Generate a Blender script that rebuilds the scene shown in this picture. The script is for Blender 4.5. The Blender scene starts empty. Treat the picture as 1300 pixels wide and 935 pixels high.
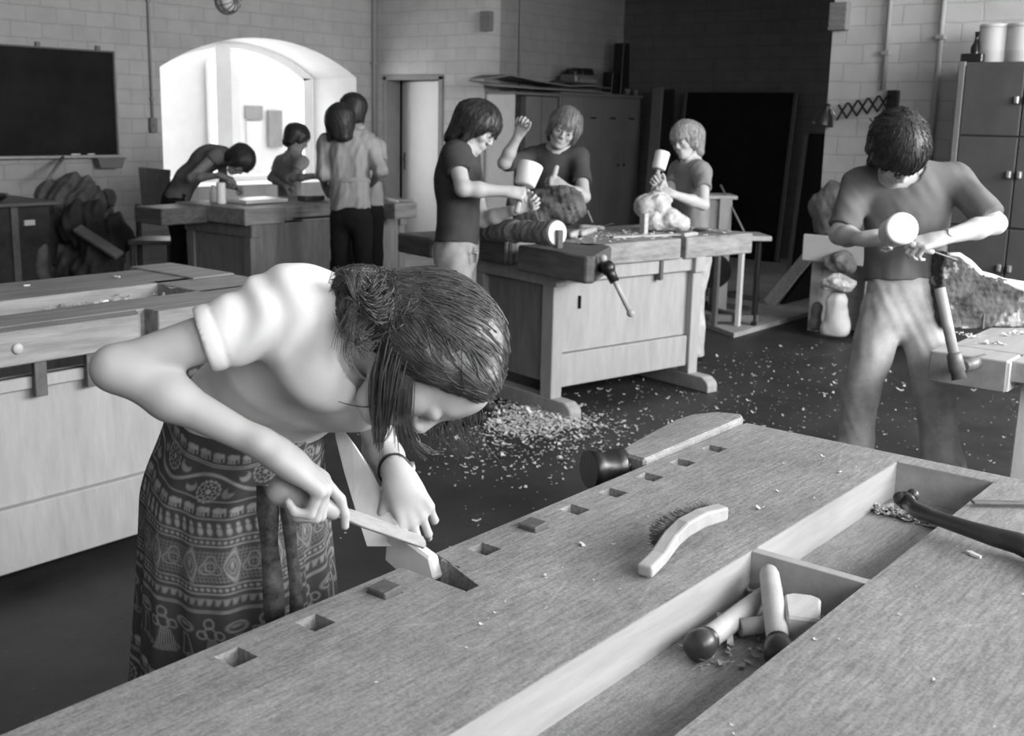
import bpy, bmesh, math, random
import numpy as np
from mathutils import Vector, Matrix
random.seed(7); RNG = np.random.default_rng(7)
SC = bpy.context.scene; COL = SC.collection
# ------------------------------------------------------------------ camera frame (x = along the benches, y = towards the arched window)
FPX, CX, CY, CAMH = 1410.0, 650.0, 423.0, 1.55
_down = np.array([490.0 - CX, 7670.0 - CY, FPX]); _down /= np.linalg.norm(_down)
_up = -_down
_A = np.array([1815.0 - CX, 169.0 - CY, FPX]); _A -= _A.dot(_up) * _up; _A /= np.linalg.norm(_A)
_B = np.cross(_up, _A)
if _B[0] > 0: _B = -_B
def D(x, y, z=0.0):
    """direction given as right / down / away in the camera's own frame -> world"""
    v = np.array([x, y, z], float); w = np.array([v.dot(_A), v.dot(_B), v.dot(_up)])
    return w / np.linalg.norm(w)
def P(x, y, d):
    """surveyed point: seen in direction (x, y), d metres away -> world"""
    v = np.array([x - CX, y - CY, FPX]) * d / FPX
    return np.array([v.dot(_A), v.dot(_B), v.dot(_up) + CAMH])
def PZ(x, y, z):
    v = np.array([x - CX, y - CY, FPX]); r = np.array([v.dot(_A), v.dot(_B), v.dot(_up)])
    return r * ((z - CAMH) / r[2]) + np.array([0, 0, CAMH])
def PA(x, y, a):
    v = np.array([x - CX, y - CY, FPX]); r = np.array([v.dot(_A), v.dot(_B), v.dot(_up)])
    return r * (a / r[0]) + np.array([0, 0, CAMH])
def PB(x, y, b):
    v = np.array([x - CX, y - CY, FPX]); r = np.array([v.dot(_A), v.dot(_B), v.dot(_up)])
    return r * (b / r[1]) + np.array([0, 0, CAMH])
def unit(v): v = np.asarray(v, float); return v / max(np.linalg.norm(v), 1e-9)
# ------------------------------------------------------------------ materials (all neutral: the place is known only in black and white)
class NT:
    def __init__(s, name):
        s.m = bpy.data.materials.new(name); s.m.use_nodes = True
        s.t = s.m.node_tree; s.b = s.t.nodes['Principled BSDF']
    def n(s, typ, **kw):
        o = s.t.nodes.new(typ)
        for k, v in kw.items(): setattr(o, k, v)
        return o
    def l(s, a, b): s.t.links.new(a, b)
    def math(s, op, a, b=None):
        o = s.n('ShaderNodeMath', operation=op)
        for i, v in enumerate((a, b)):
            if v is None: continue
            if isinstance(v, (int, float)): o.inputs[i].default_value = v
            else: s.l(v, o.inputs[i])
        return o.outputs[0]
def g(v): return (v, v, v, 1)
def mat(name, v, rough=0.6, var=0.2, scale=6.0, stretch=(1, 1, 1), bump=0.15, bscale=60.0, spec=0.3, speck=None, detail=6.0, bdist=0.004, metal=0.0, sss=0.0, bstretch=None):
    k = NT(name); tc = k.n('ShaderNodeTexCoord')
    mp = k.n('ShaderNodeMapping'); mp.inputs['Scale'].default_value = stretch; k.l(tc.outputs['Object'], mp.inputs['Vector'])
    no = k.n('ShaderNodeTexNoise'); no.inputs['Scale'].default_value = scale; no.inputs['Detail'].default_value = detail; no.inputs['Roughness'].default_value = 0.65
    k.l(mp.outputs[0], no.inputs['Vector'])
    cr = k.n('ShaderNodeValToRGB'); cr.color_ramp.elements[0].position = 0.3; cr.color_ramp.elements[1].position = 0.7
    cr.color_ramp.elements[0].color = g(v * (1 - var)); cr.color_ramp.elements[1].color = g(min(0.95, v * (1 + var)))
    k.l(no.outputs['Fac'], cr.inputs['Fac']); col = cr.outputs['Color']
    if speck:
        n2 = k.n('ShaderNodeTexNoise'); n2.inputs['Scale'].default_value = speck[0]; n2.inputs['Detail'].default_value = 3
        k.l(tc.outputs['Object'], n2.inputs['Vector'])
        r2 = k.n('ShaderNodeValToRGB'); r2.color_ramp.elements[0].position = speck[1]; r2.color_ramp.elements[1].position = min(1, speck[1] + 0.06)
        k.l(n2.outputs['Fac'], r2.inputs['Fac'])
        mx = k.n('ShaderNodeMix', data_type='RGBA'); k.l(r2.outputs['Color'], mx.inputs[0]); k.l(col, mx.inputs[6]); mx.inputs[7].default_value = g(speck[2]); col = mx.outputs[2]
    k.l(col, k.b.inputs['Base Color'])
    k.b.inputs['Roughness'].default_value = rough; k.b.inputs['Specular IOR Level'].default_value = spec; k.b.inputs['Metallic'].default_value = metal
    if sss: k.b.inputs['Subsurface Weight'].default_value = sss; k.b.inputs['Subsurface Radius'].default_value = (0.01, 0.01, 0.01); k.b.inputs['Subsurface Scale'].default_value = 0.5
    if bump:
        n3 = k.n('ShaderNodeTexNoise'); n3.inputs['Scale'].default_value = bscale; n3.inputs['Detail'].default_value = 4
        if bstretch:
            m3 = k.n('ShaderNodeMapping'); m3.inputs['Scale'].default_value = bstretch; k.l(tc.outputs['Object'], m3.inputs['Vector']); k.l(m3.outputs[0], n3.inputs['Vector'])
        else: k.l(mp.outputs[0], n3.inputs['Vector'])
        bp = k.n('ShaderNodeBump'); bp.inputs['Strength'].default_value = bump; bp.inputs['Distance'].default_value = bdist
        k.l(n3.outputs['Fac'], bp.inputs['Height']); k.l(bp.outputs[0], k.b.inputs['Normal'])
    return k.m
def brick(name, v, along, rough=0.75, mortar=0.80, var=0.07):
    """painted block wall; along = 0 when the wall runs along x, 1 along y"""
    k = NT(name); tc = k.n('ShaderNodeTexCoord'); sx = k.n('ShaderNodeSeparateXYZ'); k.l(tc.outputs['Object'], sx.inputs[0])
    cb = k.n('ShaderNodeCombineXYZ'); k.l(sx.outputs[along], cb.inputs[0]); k.l(sx.outputs[2], cb.inputs[1])
    br = k.n('ShaderNodeTexBrick'); br.inputs['Scale'].default_value = 1.0; br.inputs['Mortar Size'].default_value = 0.008; br.inputs['Mortar Smooth'].default_value = 0.6
    br.inputs['Brick Width'].default_value = 0.27; br.inputs['Row Height'].default_value = 0.13; br.inputs['Bias'].default_value = 0.0
    br.inputs['Color1'].default_value = g(v); br.inputs['Color2'].default_value = g(v * (1 - var)); br.inputs['Mortar'].default_value = g(v * mortar)
    no = k.n('ShaderNodeTexNoise'); no.inputs['Scale'].default_value = 5; no.inputs['Detail'].default_value = 8; k.l(tc.outputs['Object'], no.inputs['Vector'])
    ad = k.n('ShaderNodeMix', data_type='VECTOR'); ad.inputs[0].default_value = 0.03; k.l(cb.outputs[0], ad.inputs[4]); k.l(no.outputs['Color'], ad.inputs[5])
    k.l(ad.outputs[1], br.inputs['Vector'])
    mu = k.n('ShaderNodeMix', data_type='RGBA', blend_type='MULTIPLY'); mu.inputs[0].default_value = 0.5
    cr = k.n('ShaderNodeValToRGB'); cr.color_ramp.elements[0].color = g(0.75); cr.color_ramp.elements[1].color = g(1.0); cr.color_ramp.elements[0].position = 0.3; cr.color_ramp.elements[1].position = 0.65
    k.l(no.outputs['Fac'], cr.inputs['Fac']); k.l(br.outputs['Color'], mu.inputs[6]); k.l(cr.outputs['Color'], mu.inputs[7]); k.l(mu.outputs[2], k.b.inputs['Base Color'])
    bp = k.n('ShaderNodeBump'); bp.inputs['Strength'].default_value = 0.3; bp.inputs['Distance'].default_value = 0.004; bp.invert = True
    k.l(br.outputs['Fac'], bp.inputs['Height'])
    b2 = k.n('ShaderNodeBump'); b2.inputs['Strength'].default_value = 0.3; b2.inputs['Distance'].default_value = 0.004
    n2 = k.n('ShaderNodeTexNoise'); n2.inputs['Scale'].default_value = 45; n2.inputs['Detail'].default_value = 4; k.l(tc.outputs['Object'], n2.inputs['Vector'])
    k.l(n2.outputs['Fac'], b2.inputs['Height']); k.l(bp.outputs[0], b2.inputs['Normal']); k.l(b2.outputs[0], k.b.inputs['Normal'])
    k.b.inputs['Roughness'].default_value = rough; k.b.inputs['Specular IOR Level'].default_value = 0.25
    return k.m
# ------------------------------------------------------------------ mesh builder
class MB:
    def __init__(s): s.v = []; s.f = []; s.sm = []
    def add(s, vs, fs, smooth=False):
        o = len(s.v); s.v.extend([tuple(map(float, p)) for p in vs]); s.f.extend([tuple(i + o for i in f) for f in fs]); s.sm.extend([smooth] * len(fs)); return s
    def box(s, lo, hi, bevel=0.0, M=None, seg=1):
        bm = bmesh.new(); lo = Vector(lo); hi = Vector(hi)
        bmesh.ops.create_cube(bm, size=1.0, matrix=Matrix.Translation((lo + hi) / 2) @ Matrix.Diagonal((*(hi - lo), 1)))
        if bevel: bmesh.ops.bevel(bm, geom=bm.edges[:], offset=bevel, segments=seg, affect='EDGES', profile=0.5)
        if M is not None: bm.transform(M)
        bm.verts.index_update(); s.add([v.co for v in bm.verts], [[v.index for v in f.verts] for f in bm.faces]); bm.free(); return s
    def obox(s, c, x, y, z, bevel=0.0):
        """oriented box: centre and three half-axis vectors"""
        M = Matrix(((x[0], y[0], z[0], c[0]), (x[1], y[1], z[1], c[1]), (x[2], y[2], z[2], c[2]), (0, 0, 0, 1)))
        l = [np.linalg.norm(q) for q in (x, y, z)]
        R = Matrix.Translation(Vector(c)) @ Matrix(((x[0] / l[0], y[0] / l[1], z[0] / l[2], 0), (x[1] / l[0], y[1] / l[1], z[1] / l[2], 0), (x[2] / l[0], y[2] / l[1], z[2] / l[2], 0), (0, 0, 0, 1)))
        return s.box((-l[0], -l[1], -l[2]), (l[0], l[1], l[2]), bevel, R)
    def bar(s, p0, p1, w, t, up=(0, 0, 1), bevel=0.002):
        p0 = np.array(p0, float); p1 = np.array(p1, float); d = p1 - p0; L = np.linalg.norm(d); d /= L
        u = np.array(up, float); u = u - u.dot(d) * d
        if np.linalg.norm(u) < 1e-4: u = np.array([1, 0, 0.]) - d[0] * d
        u /= np.linalg.norm(u); q = np.cross(u, d)
        return s.obox((p0 + p1) / 2, d * L / 2, q * w / 2, u * t / 2, bevel)
    def tube(s, pts, rad, n=12, caps=True, flat=None):
        pts = [np.array(p, float) for p in pts]
        if isinstance(rad, (int, float)): rad = [rad] * len(pts)
        T = [unit(pts[min(i + 1, len(pts) - 1)] - pts[max(i - 1, 0)]) for i in range(len(pts))]
        a = np.array([0, 0, 1.]) if abs(T[0][2]) < 0.9 else np.array([1., 0, 0])
        if flat is not None: a = np.array(flat[0], float)
        u = unit(a - a.dot(T[0]) * T[0]); vs = []
        for p, r, t in zip(pts, rad, T):
            u = unit(u - u.dot(t) * t); w = np.cross(t, u)
            k = flat[1] if flat is not None else 1.0
            for j in range(n):
                an = 2 * math.pi * j / n; vs.append(p + (u * k * math.cos(an) + w * math.sin(an)) * r)
        fs = []
        for i in range(len(pts) - 1):
            for j in range(n):
                fs.append((i * n + j, i * n + (j + 1) % n, (i + 1) * n + (j + 1) % n, (i + 1) * n + j))
        s.add(vs, fs, True)
        if caps:
            o = len(s.v) - len(vs)
            s.f.append(tuple(o + j for j in reversed(range(n)))); s.f.append(tuple(o + (len(pts) - 1) * n + j for j in range(n))); s.sm += [False, False]
        return s
    def cyl(s, p0, p1, r0, r1=None, n=20): return s.tube([p0, p1], [r0, r0 if r1 is None else r1], n)
    def ball(s, c, r, n=14, M=None):
        vs, fs = [], []; m = n // 2; r = (r, r, r) if isinstance(r, (int, float)) else r
        for i in range(m + 1):
            th = math.pi * i / m
            for j in range(n):
                ph = 2 * math.pi * j / n; q = np.array([math.sin(th) * math.cos(ph) * r[0], math.sin(th) * math.sin(ph) * r[1], math.cos(th) * r[2]])
                if M is not None: q = np.asarray(M) @ q
                vs.append(np.asarray(c) + q)
        for i in range(m):
            for j in range(n): fs.append((i * n + j, (i + 1) * n + j, (i + 1) * n + (j + 1) % n, i * n + (j + 1) % n))
        return s.add(vs, fs, True)
    def prism(s, poly, thick, o=(0, 0, 0), ux=(1, 0, 0), uy=(0, 1, 0), uz=(0, 0, 1), bevel=0.0):
        """2-D outline extruded by thick along uz"""
        o, ux, uy, uz = (np.array(q, float) for q in (o, ux, uy, uz)); bm = bmesh.new()
        vs = [bm.verts.new(o + ux * p[0] + uy * p[1]) for p in poly]; f = bm.faces.new(vs)
        r = bmesh.ops.extrude_face_region(bm, geom=[f]); bmesh.ops.translate(bm, vec=Vector(uz * thick), verts=[e for e in r['geom'] if isinstance(e, bmesh.types.BMVert)])
        bmesh.ops.recalc_face_normals(bm, faces=bm.faces[:])
        if bevel: bmesh.ops.bevel(bm, geom=bm.edges[:], offset=bevel, segments=1, affect='EDGES')
        bm.verts.index_update(); s.add([v.co for v in bm.verts], [[v.index for v in q.verts] for q in bm.faces]); bm.free(); return s
    def lathe(s, p0, p1, prof, n=20):
        """profile of (fraction along p0-p1, radius)"""
        p0 = np.array(p0, float); p1 = np.array(p1, float); d = p1 - p0
        pts = [p0 + d * t for t, r in prof]; return s.tube_dir(pts, [r for t, r in prof], unit(d), n)
    def tube_dir(s, pts, rad, t, n):
        a = np.array([0, 0, 1.]) if abs(t[2]) < 0.9 else np.array([1., 0, 0]); u = unit(a - a.dot(t) * t); w = np.cross(t, u); vs = []
        for p, r in zip(pts, rad):
            for j in range(n):
                an = 2 * math.pi * j / n; vs.append(p + (u * math.cos(an) + w * math.sin(an)) * max(r, 1e-4))
        fs = [(i * n + j, i * n + (j + 1) % n, (i + 1) * n + (j + 1) % n, (i + 1) * n + j) for i in range(len(pts) - 1) for j in range(n)]
        o = len(s.v); s.add(vs, fs, True); s.f.append(tuple(o + j for j in reversed(range(n)))); s.f.append(tuple(o + (len(pts) - 1) * n + j for j in range(n))); s.sm += [False, False]
        return s
    def xform(s, fn): s.v = [tuple(fn(np.array(p))) for p in s.v]; return s
    def build(s, name, m, parent=None, autosmooth=True):
        off = np.array(WLOC.get(parent.name, (0, 0, 0))) if parent is not None else np.zeros(3)
        me = bpy.data.meshes.new(name)
        me.from_pydata([tuple(np.array(p) - off) for p in s.v], [], s.f); me.validate(); me.update()
        if len(me.polygons) == len(s.sm): me.polygons.foreach_set('use_smooth', s.sm)
        ms = m if isinstance(m, (list, tuple)) else [m]
        for q in ms: me.materials.append(q)
        bm = bmesh.new(); bm.from_mesh(me); bmesh.ops.recalc_face_normals(bm, faces=bm.faces[:]); bm.to_mesh(me); bm.free()
        o = bpy.data.objects.new(name, me); COL.objects.link(o)
        if parent is not None: o.parent = parent; WLOC[o.name] = tuple(off)
        return o
WLOC = {}
def thing(name, label, cat, loc=(0, 0, 0), group=None):
    o = bpy.data.objects.new(name, None); COL.objects.link(o); o.location = tuple(float(c) for c in loc); o.empty_display_size = 0.1
    o['label'] = label; o['category'] = cat
    if group: o['group'] = group
    WLOC[o.name] = tuple(float(c) for c in loc); return o
def tag(o, label, cat, group=None, kind=None):
    o['label'] = label; o['category'] = cat
    if group: o['group'] = group
    if kind: o['kind'] = kind
    return o
def rebase(o):
    """put a single-mesh thing's origin at the bottom centre of its mesh"""
    me = o.data; n = len(me.vertices); a = np.empty(n * 3, np.float32); me.vertices.foreach_get('co', a); a = a.reshape(-1, 3)
    c = np.array([(a[:, 0].min() + a[:, 0].max()) / 2, (a[:, 1].min() + a[:, 1].max()) / 2, a[:, 2].min()])
    me.vertices.foreach_set('co', (a - c).astype(np.float32).ravel()); me.update(); o.location = tuple(float(q) for q in c); return o
def struct(o): o['kind'] = 'structure'; return o
def solo(mb, name, m, label, cat, group=None, kind=None): return rebase(tag(mb.build(name, m), label, cat, group, kind))
# ------------------------------------------------------------------ materials
M = {}
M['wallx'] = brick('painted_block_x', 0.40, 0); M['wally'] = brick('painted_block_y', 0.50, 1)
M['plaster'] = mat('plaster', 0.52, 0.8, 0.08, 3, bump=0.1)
M['greywall'] = brick('shaded_block_x', 0.30, 0); M['shadewally'] = brick('shaded_block_y', 0.16, 1)  # darker copies of the block wall: the alcove's shade is put into the colour
M['floor'] = mat('dark_floor', 0.028, 0.55, 0.45, 2.5, bump=0.25, bscale=35, spec=0.35, speck=(55, 0.70, 0.12), bdist=0.003)
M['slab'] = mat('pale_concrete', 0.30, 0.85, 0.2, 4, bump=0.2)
M['ceiling'] = mat('ceiling_paint', 0.55, 0.9, 0.08, 3)
M['benchtop'] = mat('bench_beech', 0.225, 0.5, 0.34, 9, (0.9, 2.2, 3), bump=0.3, bscale=40, spec=0.35, bdist=0.0012, detail=14, speck=(120, 0.69, 0.36))
def worn_top():
    k = NT('worn_bench_top'); tc = k.n('ShaderNodeTexCoord')
    def noise(sc, st, det=8, rough=.65):
        mp = k.n('ShaderNodeMapping'); mp.inputs['Scale'].default_value = st; k.l(tc.outputs['Object'], mp.inputs['Vector']); n = k.n('ShaderNodeTexNoise'); n.inputs['Scale'].default_value = sc; n.inputs['Detail'].default_value = det; n.inputs['Roughness'].default_value = rough; k.l(mp.outputs[0], n.inputs['Vector']); return n.outputs['Fac']
    def ramp(f, p0, p1, a, b):
        r = k.n('ShaderNodeValToRGB'); r.color_ramp.elements[0].position = p0; r.color_ramp.elements[1].position = p1; r.color_ramp.elements[0].color = g(a); r.color_ramp.elements[1].color = g(b); k.l(f, r.inputs['Fac']); return r.outputs['Color']
    def mix(a, b, m, fac=1.0):
        x = k.n('ShaderNodeMix', data_type='RGBA', blend_type=m); x.inputs[0].default_value = fac; k.l(a, x.inputs[6]); k.l(b, x.inputs[7]); return x.outputs[2]
    c = ramp(noise(3.5, (1, 1.6, 1), 12, .72), .32, .70, .175, .30)
    c = mix(c, ramp(noise(70, (.25, 2.2, 1), 6, .7), .35, .65, .74, 1.22), 'MULTIPLY')
    c = mix(c, ramp(noise(210, (1, 1, 1), 3, .7), .36, .62, .78, 1.18), 'MULTIPLY')
    for sc, st, rot in ((24, (.10, 1.6, 1), .35), (31, (.12, 1.5, 1), -.6), (37, (.16, 1.5, 1), 1.1)):
        mp = k.n('ShaderNodeMapping'); mp.vector_type = 'TEXTURE'; mp.inputs['Rotation'].default_value = (0, 0, rot); k.l(tc.outputs['Object'], mp.inputs['Vector']); m2 = k.n('ShaderNodeMapping'); m2.inputs['Scale'].default_value = st; k.l(mp.outputs[0], m2.inputs['Vector'])
        n = k.n('ShaderNodeTexNoise'); n.inputs['Scale'].default_value = sc; n.inputs['Detail'].default_value = 2; k.l(m2.outputs[0], n.inputs['Vector']); c = mix(c, ramp(n.outputs['Fac'], .73, .78, 0, .07), 'ADD', .8)
    k.l(c, k.b.inputs['Base Color']); k.b.inputs['Roughness'].default_value = .5; k.b.inputs['Specular IOR Level'].default_value = .3
    bp = k.n('ShaderNodeBump'); bp.inputs['Strength'].default_value = .35; bp.inputs['Distance'].default_value = .0015; k.l(noise(90, (.4, 1.8, 1), 5), bp.inputs['Height']); k.l(bp.outputs[0], k.b.inputs['Normal']); return k.m
M['wornbench'] = worn_top()
M['benchpale'] = mat('bench_pale_wood', 0.33, 0.55, 0.16, 5, (0.6, 5, 5), bump=0.12, bscale=22, bdist=0.0015)
M['benchold'] = mat('bench_old_oak', 0.24, 0.55, 0.4, 6, (0.5, 5, 5), bump=0.4, bscale=16, bdist=0.003, detail=10)
M['benchdark'] = mat('bench_dark_oak', 0.10, 0.5, 0.45, 6, (3, 0.6, 6), bump=0.5, bscale=16, bdist=0.004, detail=10)
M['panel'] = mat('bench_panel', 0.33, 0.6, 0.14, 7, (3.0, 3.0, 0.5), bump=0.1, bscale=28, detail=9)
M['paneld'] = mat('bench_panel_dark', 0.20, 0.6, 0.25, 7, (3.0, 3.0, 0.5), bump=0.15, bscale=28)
M['dog'] = mat('dark_hardwood', 0.10, 0.45, 0.25, 20, (3, 3, 1))
M['iron'] = mat('black_iron', 0.012, 0.35, 0.3, 20, bump=0.15, spec=0.5)
M['steel'] = mat('worn_steel', 0.34, 0.35, 0.15, 30, (1, 8, 1), bump=0.05, spec=0.5, metal=0.6)
M['darksteel'] = mat('dull_steel', 0.13, 0.42, 0.25, 30, bump=0.1, spec=0.5)
M['handle'] = mat('turned_ash', 0.40, 0.42, 0.14, 12, (2, 2, 2), bump=0.06)
M['handledark'] = mat('dark_handle_end', 0.035, 0.35, 0.3, 16, spec=0.5)
M['whitewood'] = mat('fresh_wood', 0.72, 0.6, 0.08, 9, (1, 4, 1), bump=0.08)
M['rawwood'] = mat('raw_plank', 0.45, 0.7, 0.2, 8, (1, 5, 5), bump=0.2, bscale=24)
M['chips'] = mat('wood_chips', 0.62, 0.8, 0.15, 30)
M['shav'] = mat('curled_shavings', 0.36, 0.8, 0.4, 60, bump=0.3)
M['bristle'] = mat('brush_bristle', 0.20, 0.9, 0.5, 90, bump=0.6)
M['board'] = mat('blackboard_slate', 0.010, 0.7, 0.6, 2.2, bump=0.05, spec=0.15)
M['alu'] = mat('metal_trim', 0.38, 0.4, 0.1, 10, metal=0.3)
M['lacquer'] = mat('white_lacquer', 0.74, 0.4, 0.05, 3, bump=0.03)
M['frame'] = mat('grey_door_frame', 0.20, 0.5, 0.1, 6)
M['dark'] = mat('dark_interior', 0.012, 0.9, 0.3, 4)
M['locker'] = mat('locker_steel_grey', 0.17, 0.45, 0.12, 4, bump=0.05)
M['lockerpale'] = mat('locker_pale_side', 0.55, 0.5, 0.08, 4)
M['cab'] = mat('cabinet_grey_paint', 0.075, 0.5, 0.15, 5, (1, 1, 0.5), bump=0.08)
M['pipe'] = mat('painted_pipe', 0.26, 0.6, 0.1, 5)
M['ventm'] = mat('grey_box', 0.17, 0.7, 0.15, 10)
M['cloth'] = mat('sackcloth', 0.13, 0.9, 0.5, 7, bump=0.6, bscale=25, bdist=0.01)
M['clothd'] = mat('dark_cloth', 0.035, 0.9, 0.4, 7, bump=0.5, bscale=25, bdist=0.01)
M['paper'] = mat('brown_paper', 0.20, 0.8, 0.2, 5, bump=0.2)
M['stone'] = mat('rough_stone', 0.46, 0.9, 0.45, 14, bump=0.8, bscale=26, bdist=0.02, detail=10)
M['bark'] = mat('dark_bark', 0.10, 0.85, 0.5, 12, bump=0.9, bscale=22, bdist=0.02, detail=9)
M['bark2'] = mat('grey_bark', 0.16, 0.85, 0.5, 12, bump=0.8, bscale=22, bdist=0.02, detail=9)
M['glass'] = mat('brown_glass', 0.01, 0.1, 0.1, 4, bump=0, spec=0.7)
M['outground'] = mat('courtyard_paving', 0.55, 0.9, 0.1, 3)
M['outwall'] = mat('courtyard_render', 0.78, 0.9, 0.06, 2)
M['outgrey'] = mat('courtyard_grey', 0.30, 0.8, 0.15, 3)
M['wframe'] = mat('window_frame_paint', 0.80, 0.6, 0.06, 4)
# ------------------------------------------------------------------ the room shell
BW, AD, BL, AR, AP, BP = 9.44, 9.10, 7.79, 11.70, 8.17, 3.57     # arch wall, door wall, locker wall, alcove back, pier face, pier edge
H = 3.7; BR = -2.6; A0 = -3.2
struct(MB().box((A0 - .3, BR - .3, -0.12), (12.2, 10.3, 0.0)).build('floor', M['floor']))
struct(MB().box((A0 - .3, BR - .3, H), (12.2, 10.3, H + 0.15)).build('ceiling', M['ceiling']))
# arch wall with its segmental opening (front arch in the room face, reveal 0.55 deep, splayed right jamb)
def arch_pts(x0, x1, zs, zt, n=20):
    c = (x0 + x1) / 2; w = (x1 - x0) / 2; h = zt - zs; R = (w * w + h * h) / (2 * h); zc = zt - R; t0 = math.asin(w / R)
    return [(c + R * math.sin(-t0 + 2 * t0 * i / n), zc + R * math.cos(-t0 + 2 * t0 * i / n)) for i in range(n + 1)]
def arch_wall():
    m = MB(); y0, y1 = BW, BW + 0.55; fr = arch_pts(6.29, 8.82, 1.945, 2.292); bk = arch_pts(6.45, 8.66, 1.93, 2.27); sill = 0.80
    fr = [(6.29, sill)] + fr + [(8.82, sill)]; bk = [(6.45, sill)] + bk + [(8.66, sill)]
    n = len(fr)
    out = lambda p: (p[0], H)
    for (pl, y) in ((fr, y0), (bk, y1)):
        vs = [(p[0], y, p[1]) for p in pl] + [(p[0], y, H) for p in pl]
        m.add(vs, [(i, i + 1, n + i + 1, n + i) for i in range(1, n - 2)])
        m.add([(A0, y, 0), (pl[0][0], y, 0), (pl[0][0], y, H), (A0, y, H)], [(0, 1, 2, 3)])
        m.add([(pl[-1][0], y, 0), (AD + .3, y, 0), (AD + .3, y, H), (pl[-1][0], y, H)], [(0, 1, 2, 3)])
        m.add([(pl[0][0], y, 0), (pl[-1][0], y, 0), (pl[-1][0], y, sill), (pl[0][0], y, sill)], [(0, 1, 2, 3)])
    vs = [(p[0], y0, p[1]) for p in fr] + [(p[0], y1, p[1]) for p in bk]
    rv = MB().add(vs, [(i, i + 1, n + i + 1, n + i) for i in range(n - 1)] + [(0, n - 1, 2 * n - 1, n)])
    return m, rv
am, rv = arch_wall()
w = struct(am.build('wall_left', M['wallx']))
struct(rv.build('trim_1', M['plaster']))                                # plastered reveal of the arch
def side_wall(name, boxes, m):
    k = MB()
    for lo, hi in boxes: k.box(lo, hi)
    return struct(k.build(name, m))
side_wall('wall_doorway', [((AD, 9.28, 0), (AD + .25, BW, H)), ((AD, BL, 0), (AD + .25, 8.40, H)), ((AD, 8.40, 1.96), (AD + .25, 9.28, H))], M['wally'])
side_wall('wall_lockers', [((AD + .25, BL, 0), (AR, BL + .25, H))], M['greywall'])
side_wall('wall_alcove', [((AR, 0.8, 0), (AR + .25, BL + .25, H))], M['shadewally'])
side_wall('wall_pier', [((AP, BR, 0), (AP + .45, BP, H))], M['wally'])
side_wall('wall_rear', [((A0 - .25, BR, 0), (A0, BW, H))], M['wally'])
# corridor behind the door
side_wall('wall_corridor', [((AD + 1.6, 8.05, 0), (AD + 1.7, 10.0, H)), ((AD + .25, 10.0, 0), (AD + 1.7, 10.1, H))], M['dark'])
# window wall on the right, unseen; its first and last windows added for more light
WX = [(-1.7, 0.4), (1.1, 2.9), (3.4, 5.3), (5.8, 7.8)]; WZ0, WZ1 = 1.75, 3.5
def window_wall():
    xs = [A0] + [q for p in WX for q in p] + [AP]; b = []
    for i in range(0, len(xs), 2): b.append(((xs[i], BR - .3, 0), (xs[i + 1], BR, H)))
    for x0, x1 in WX: b += [((x0, BR - .3, 0), (x1, BR, WZ0)), ((x0, BR - .3, WZ1), (x1, BR, H))]
    return b
side_wall('wall_right', window_wall(), M['wallx'])
for i, (x0, x1) in enumerate(WX):
    k = MB()
    for q in (x0 + .03, (x0 + x1) / 2, x1 - .03): k.box((q - .03, BR - .2, WZ0), (q + .03, BR - .14, WZ1), .004)
    for z in (WZ0 + .03, 2.7, WZ1 - .03): k.box((x0, BR - .2, z - .03), (x1, BR - .14, z + .03), .004)
    struct(k.build('window_%d' % (i + 2), M['wframe']))
struct(MB().box((AD + .6, BP, 2.95), (AD + .95, BL, H)).build('trim_2', M['shadewally']))      # beam across the alcove
pf_ = MB().prism([(6.95, 5.6), (9.1, 5.6), (9.1, 9.44), (6.95, 9.44)], 0.004).build('trim_5', M['slab']); struct(pf_)      # paler patch of floor at the doorway
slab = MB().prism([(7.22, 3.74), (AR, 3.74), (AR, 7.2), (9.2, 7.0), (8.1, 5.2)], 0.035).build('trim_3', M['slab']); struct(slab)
# arched window: frame, one post, courtyard beyond
k = MB(); y = BW + .56
ar = arch_pts(6.45, 8.66, 1.93, 2.27); arin = arch_pts(6.55, 8.53, 1.90, 2.20)
vs = [(p[0], y, p[1]) for p in ar] + [(p[0], y, p[1]) for p in arin]; n = len(ar)
vs += [(p[0], y + .07, p[1]) for p in ar] + [(p[0], y + .07, p[1]) for p in arin]
k.add(vs, [(i, i + 1, n + i + 1, n + i) for i in range(n - 1)] + [(n + i, n + i + 1, 3 * n + i + 1, 3 * n + i) for i in range(n - 1)])
k.box((6.45, y, .80), (6.55, y + .07, 1.93)); k.box((8.53, y, .80), (8.66, y + .07, 1.93)); k.box((6.45, y, .80), (8.66, y + .07, .86))
k.box((7.315, y - .03, .80), (7.515, y + .09, 2.22), .004)
struct(k.build('window_1', M['wframe']))
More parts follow.
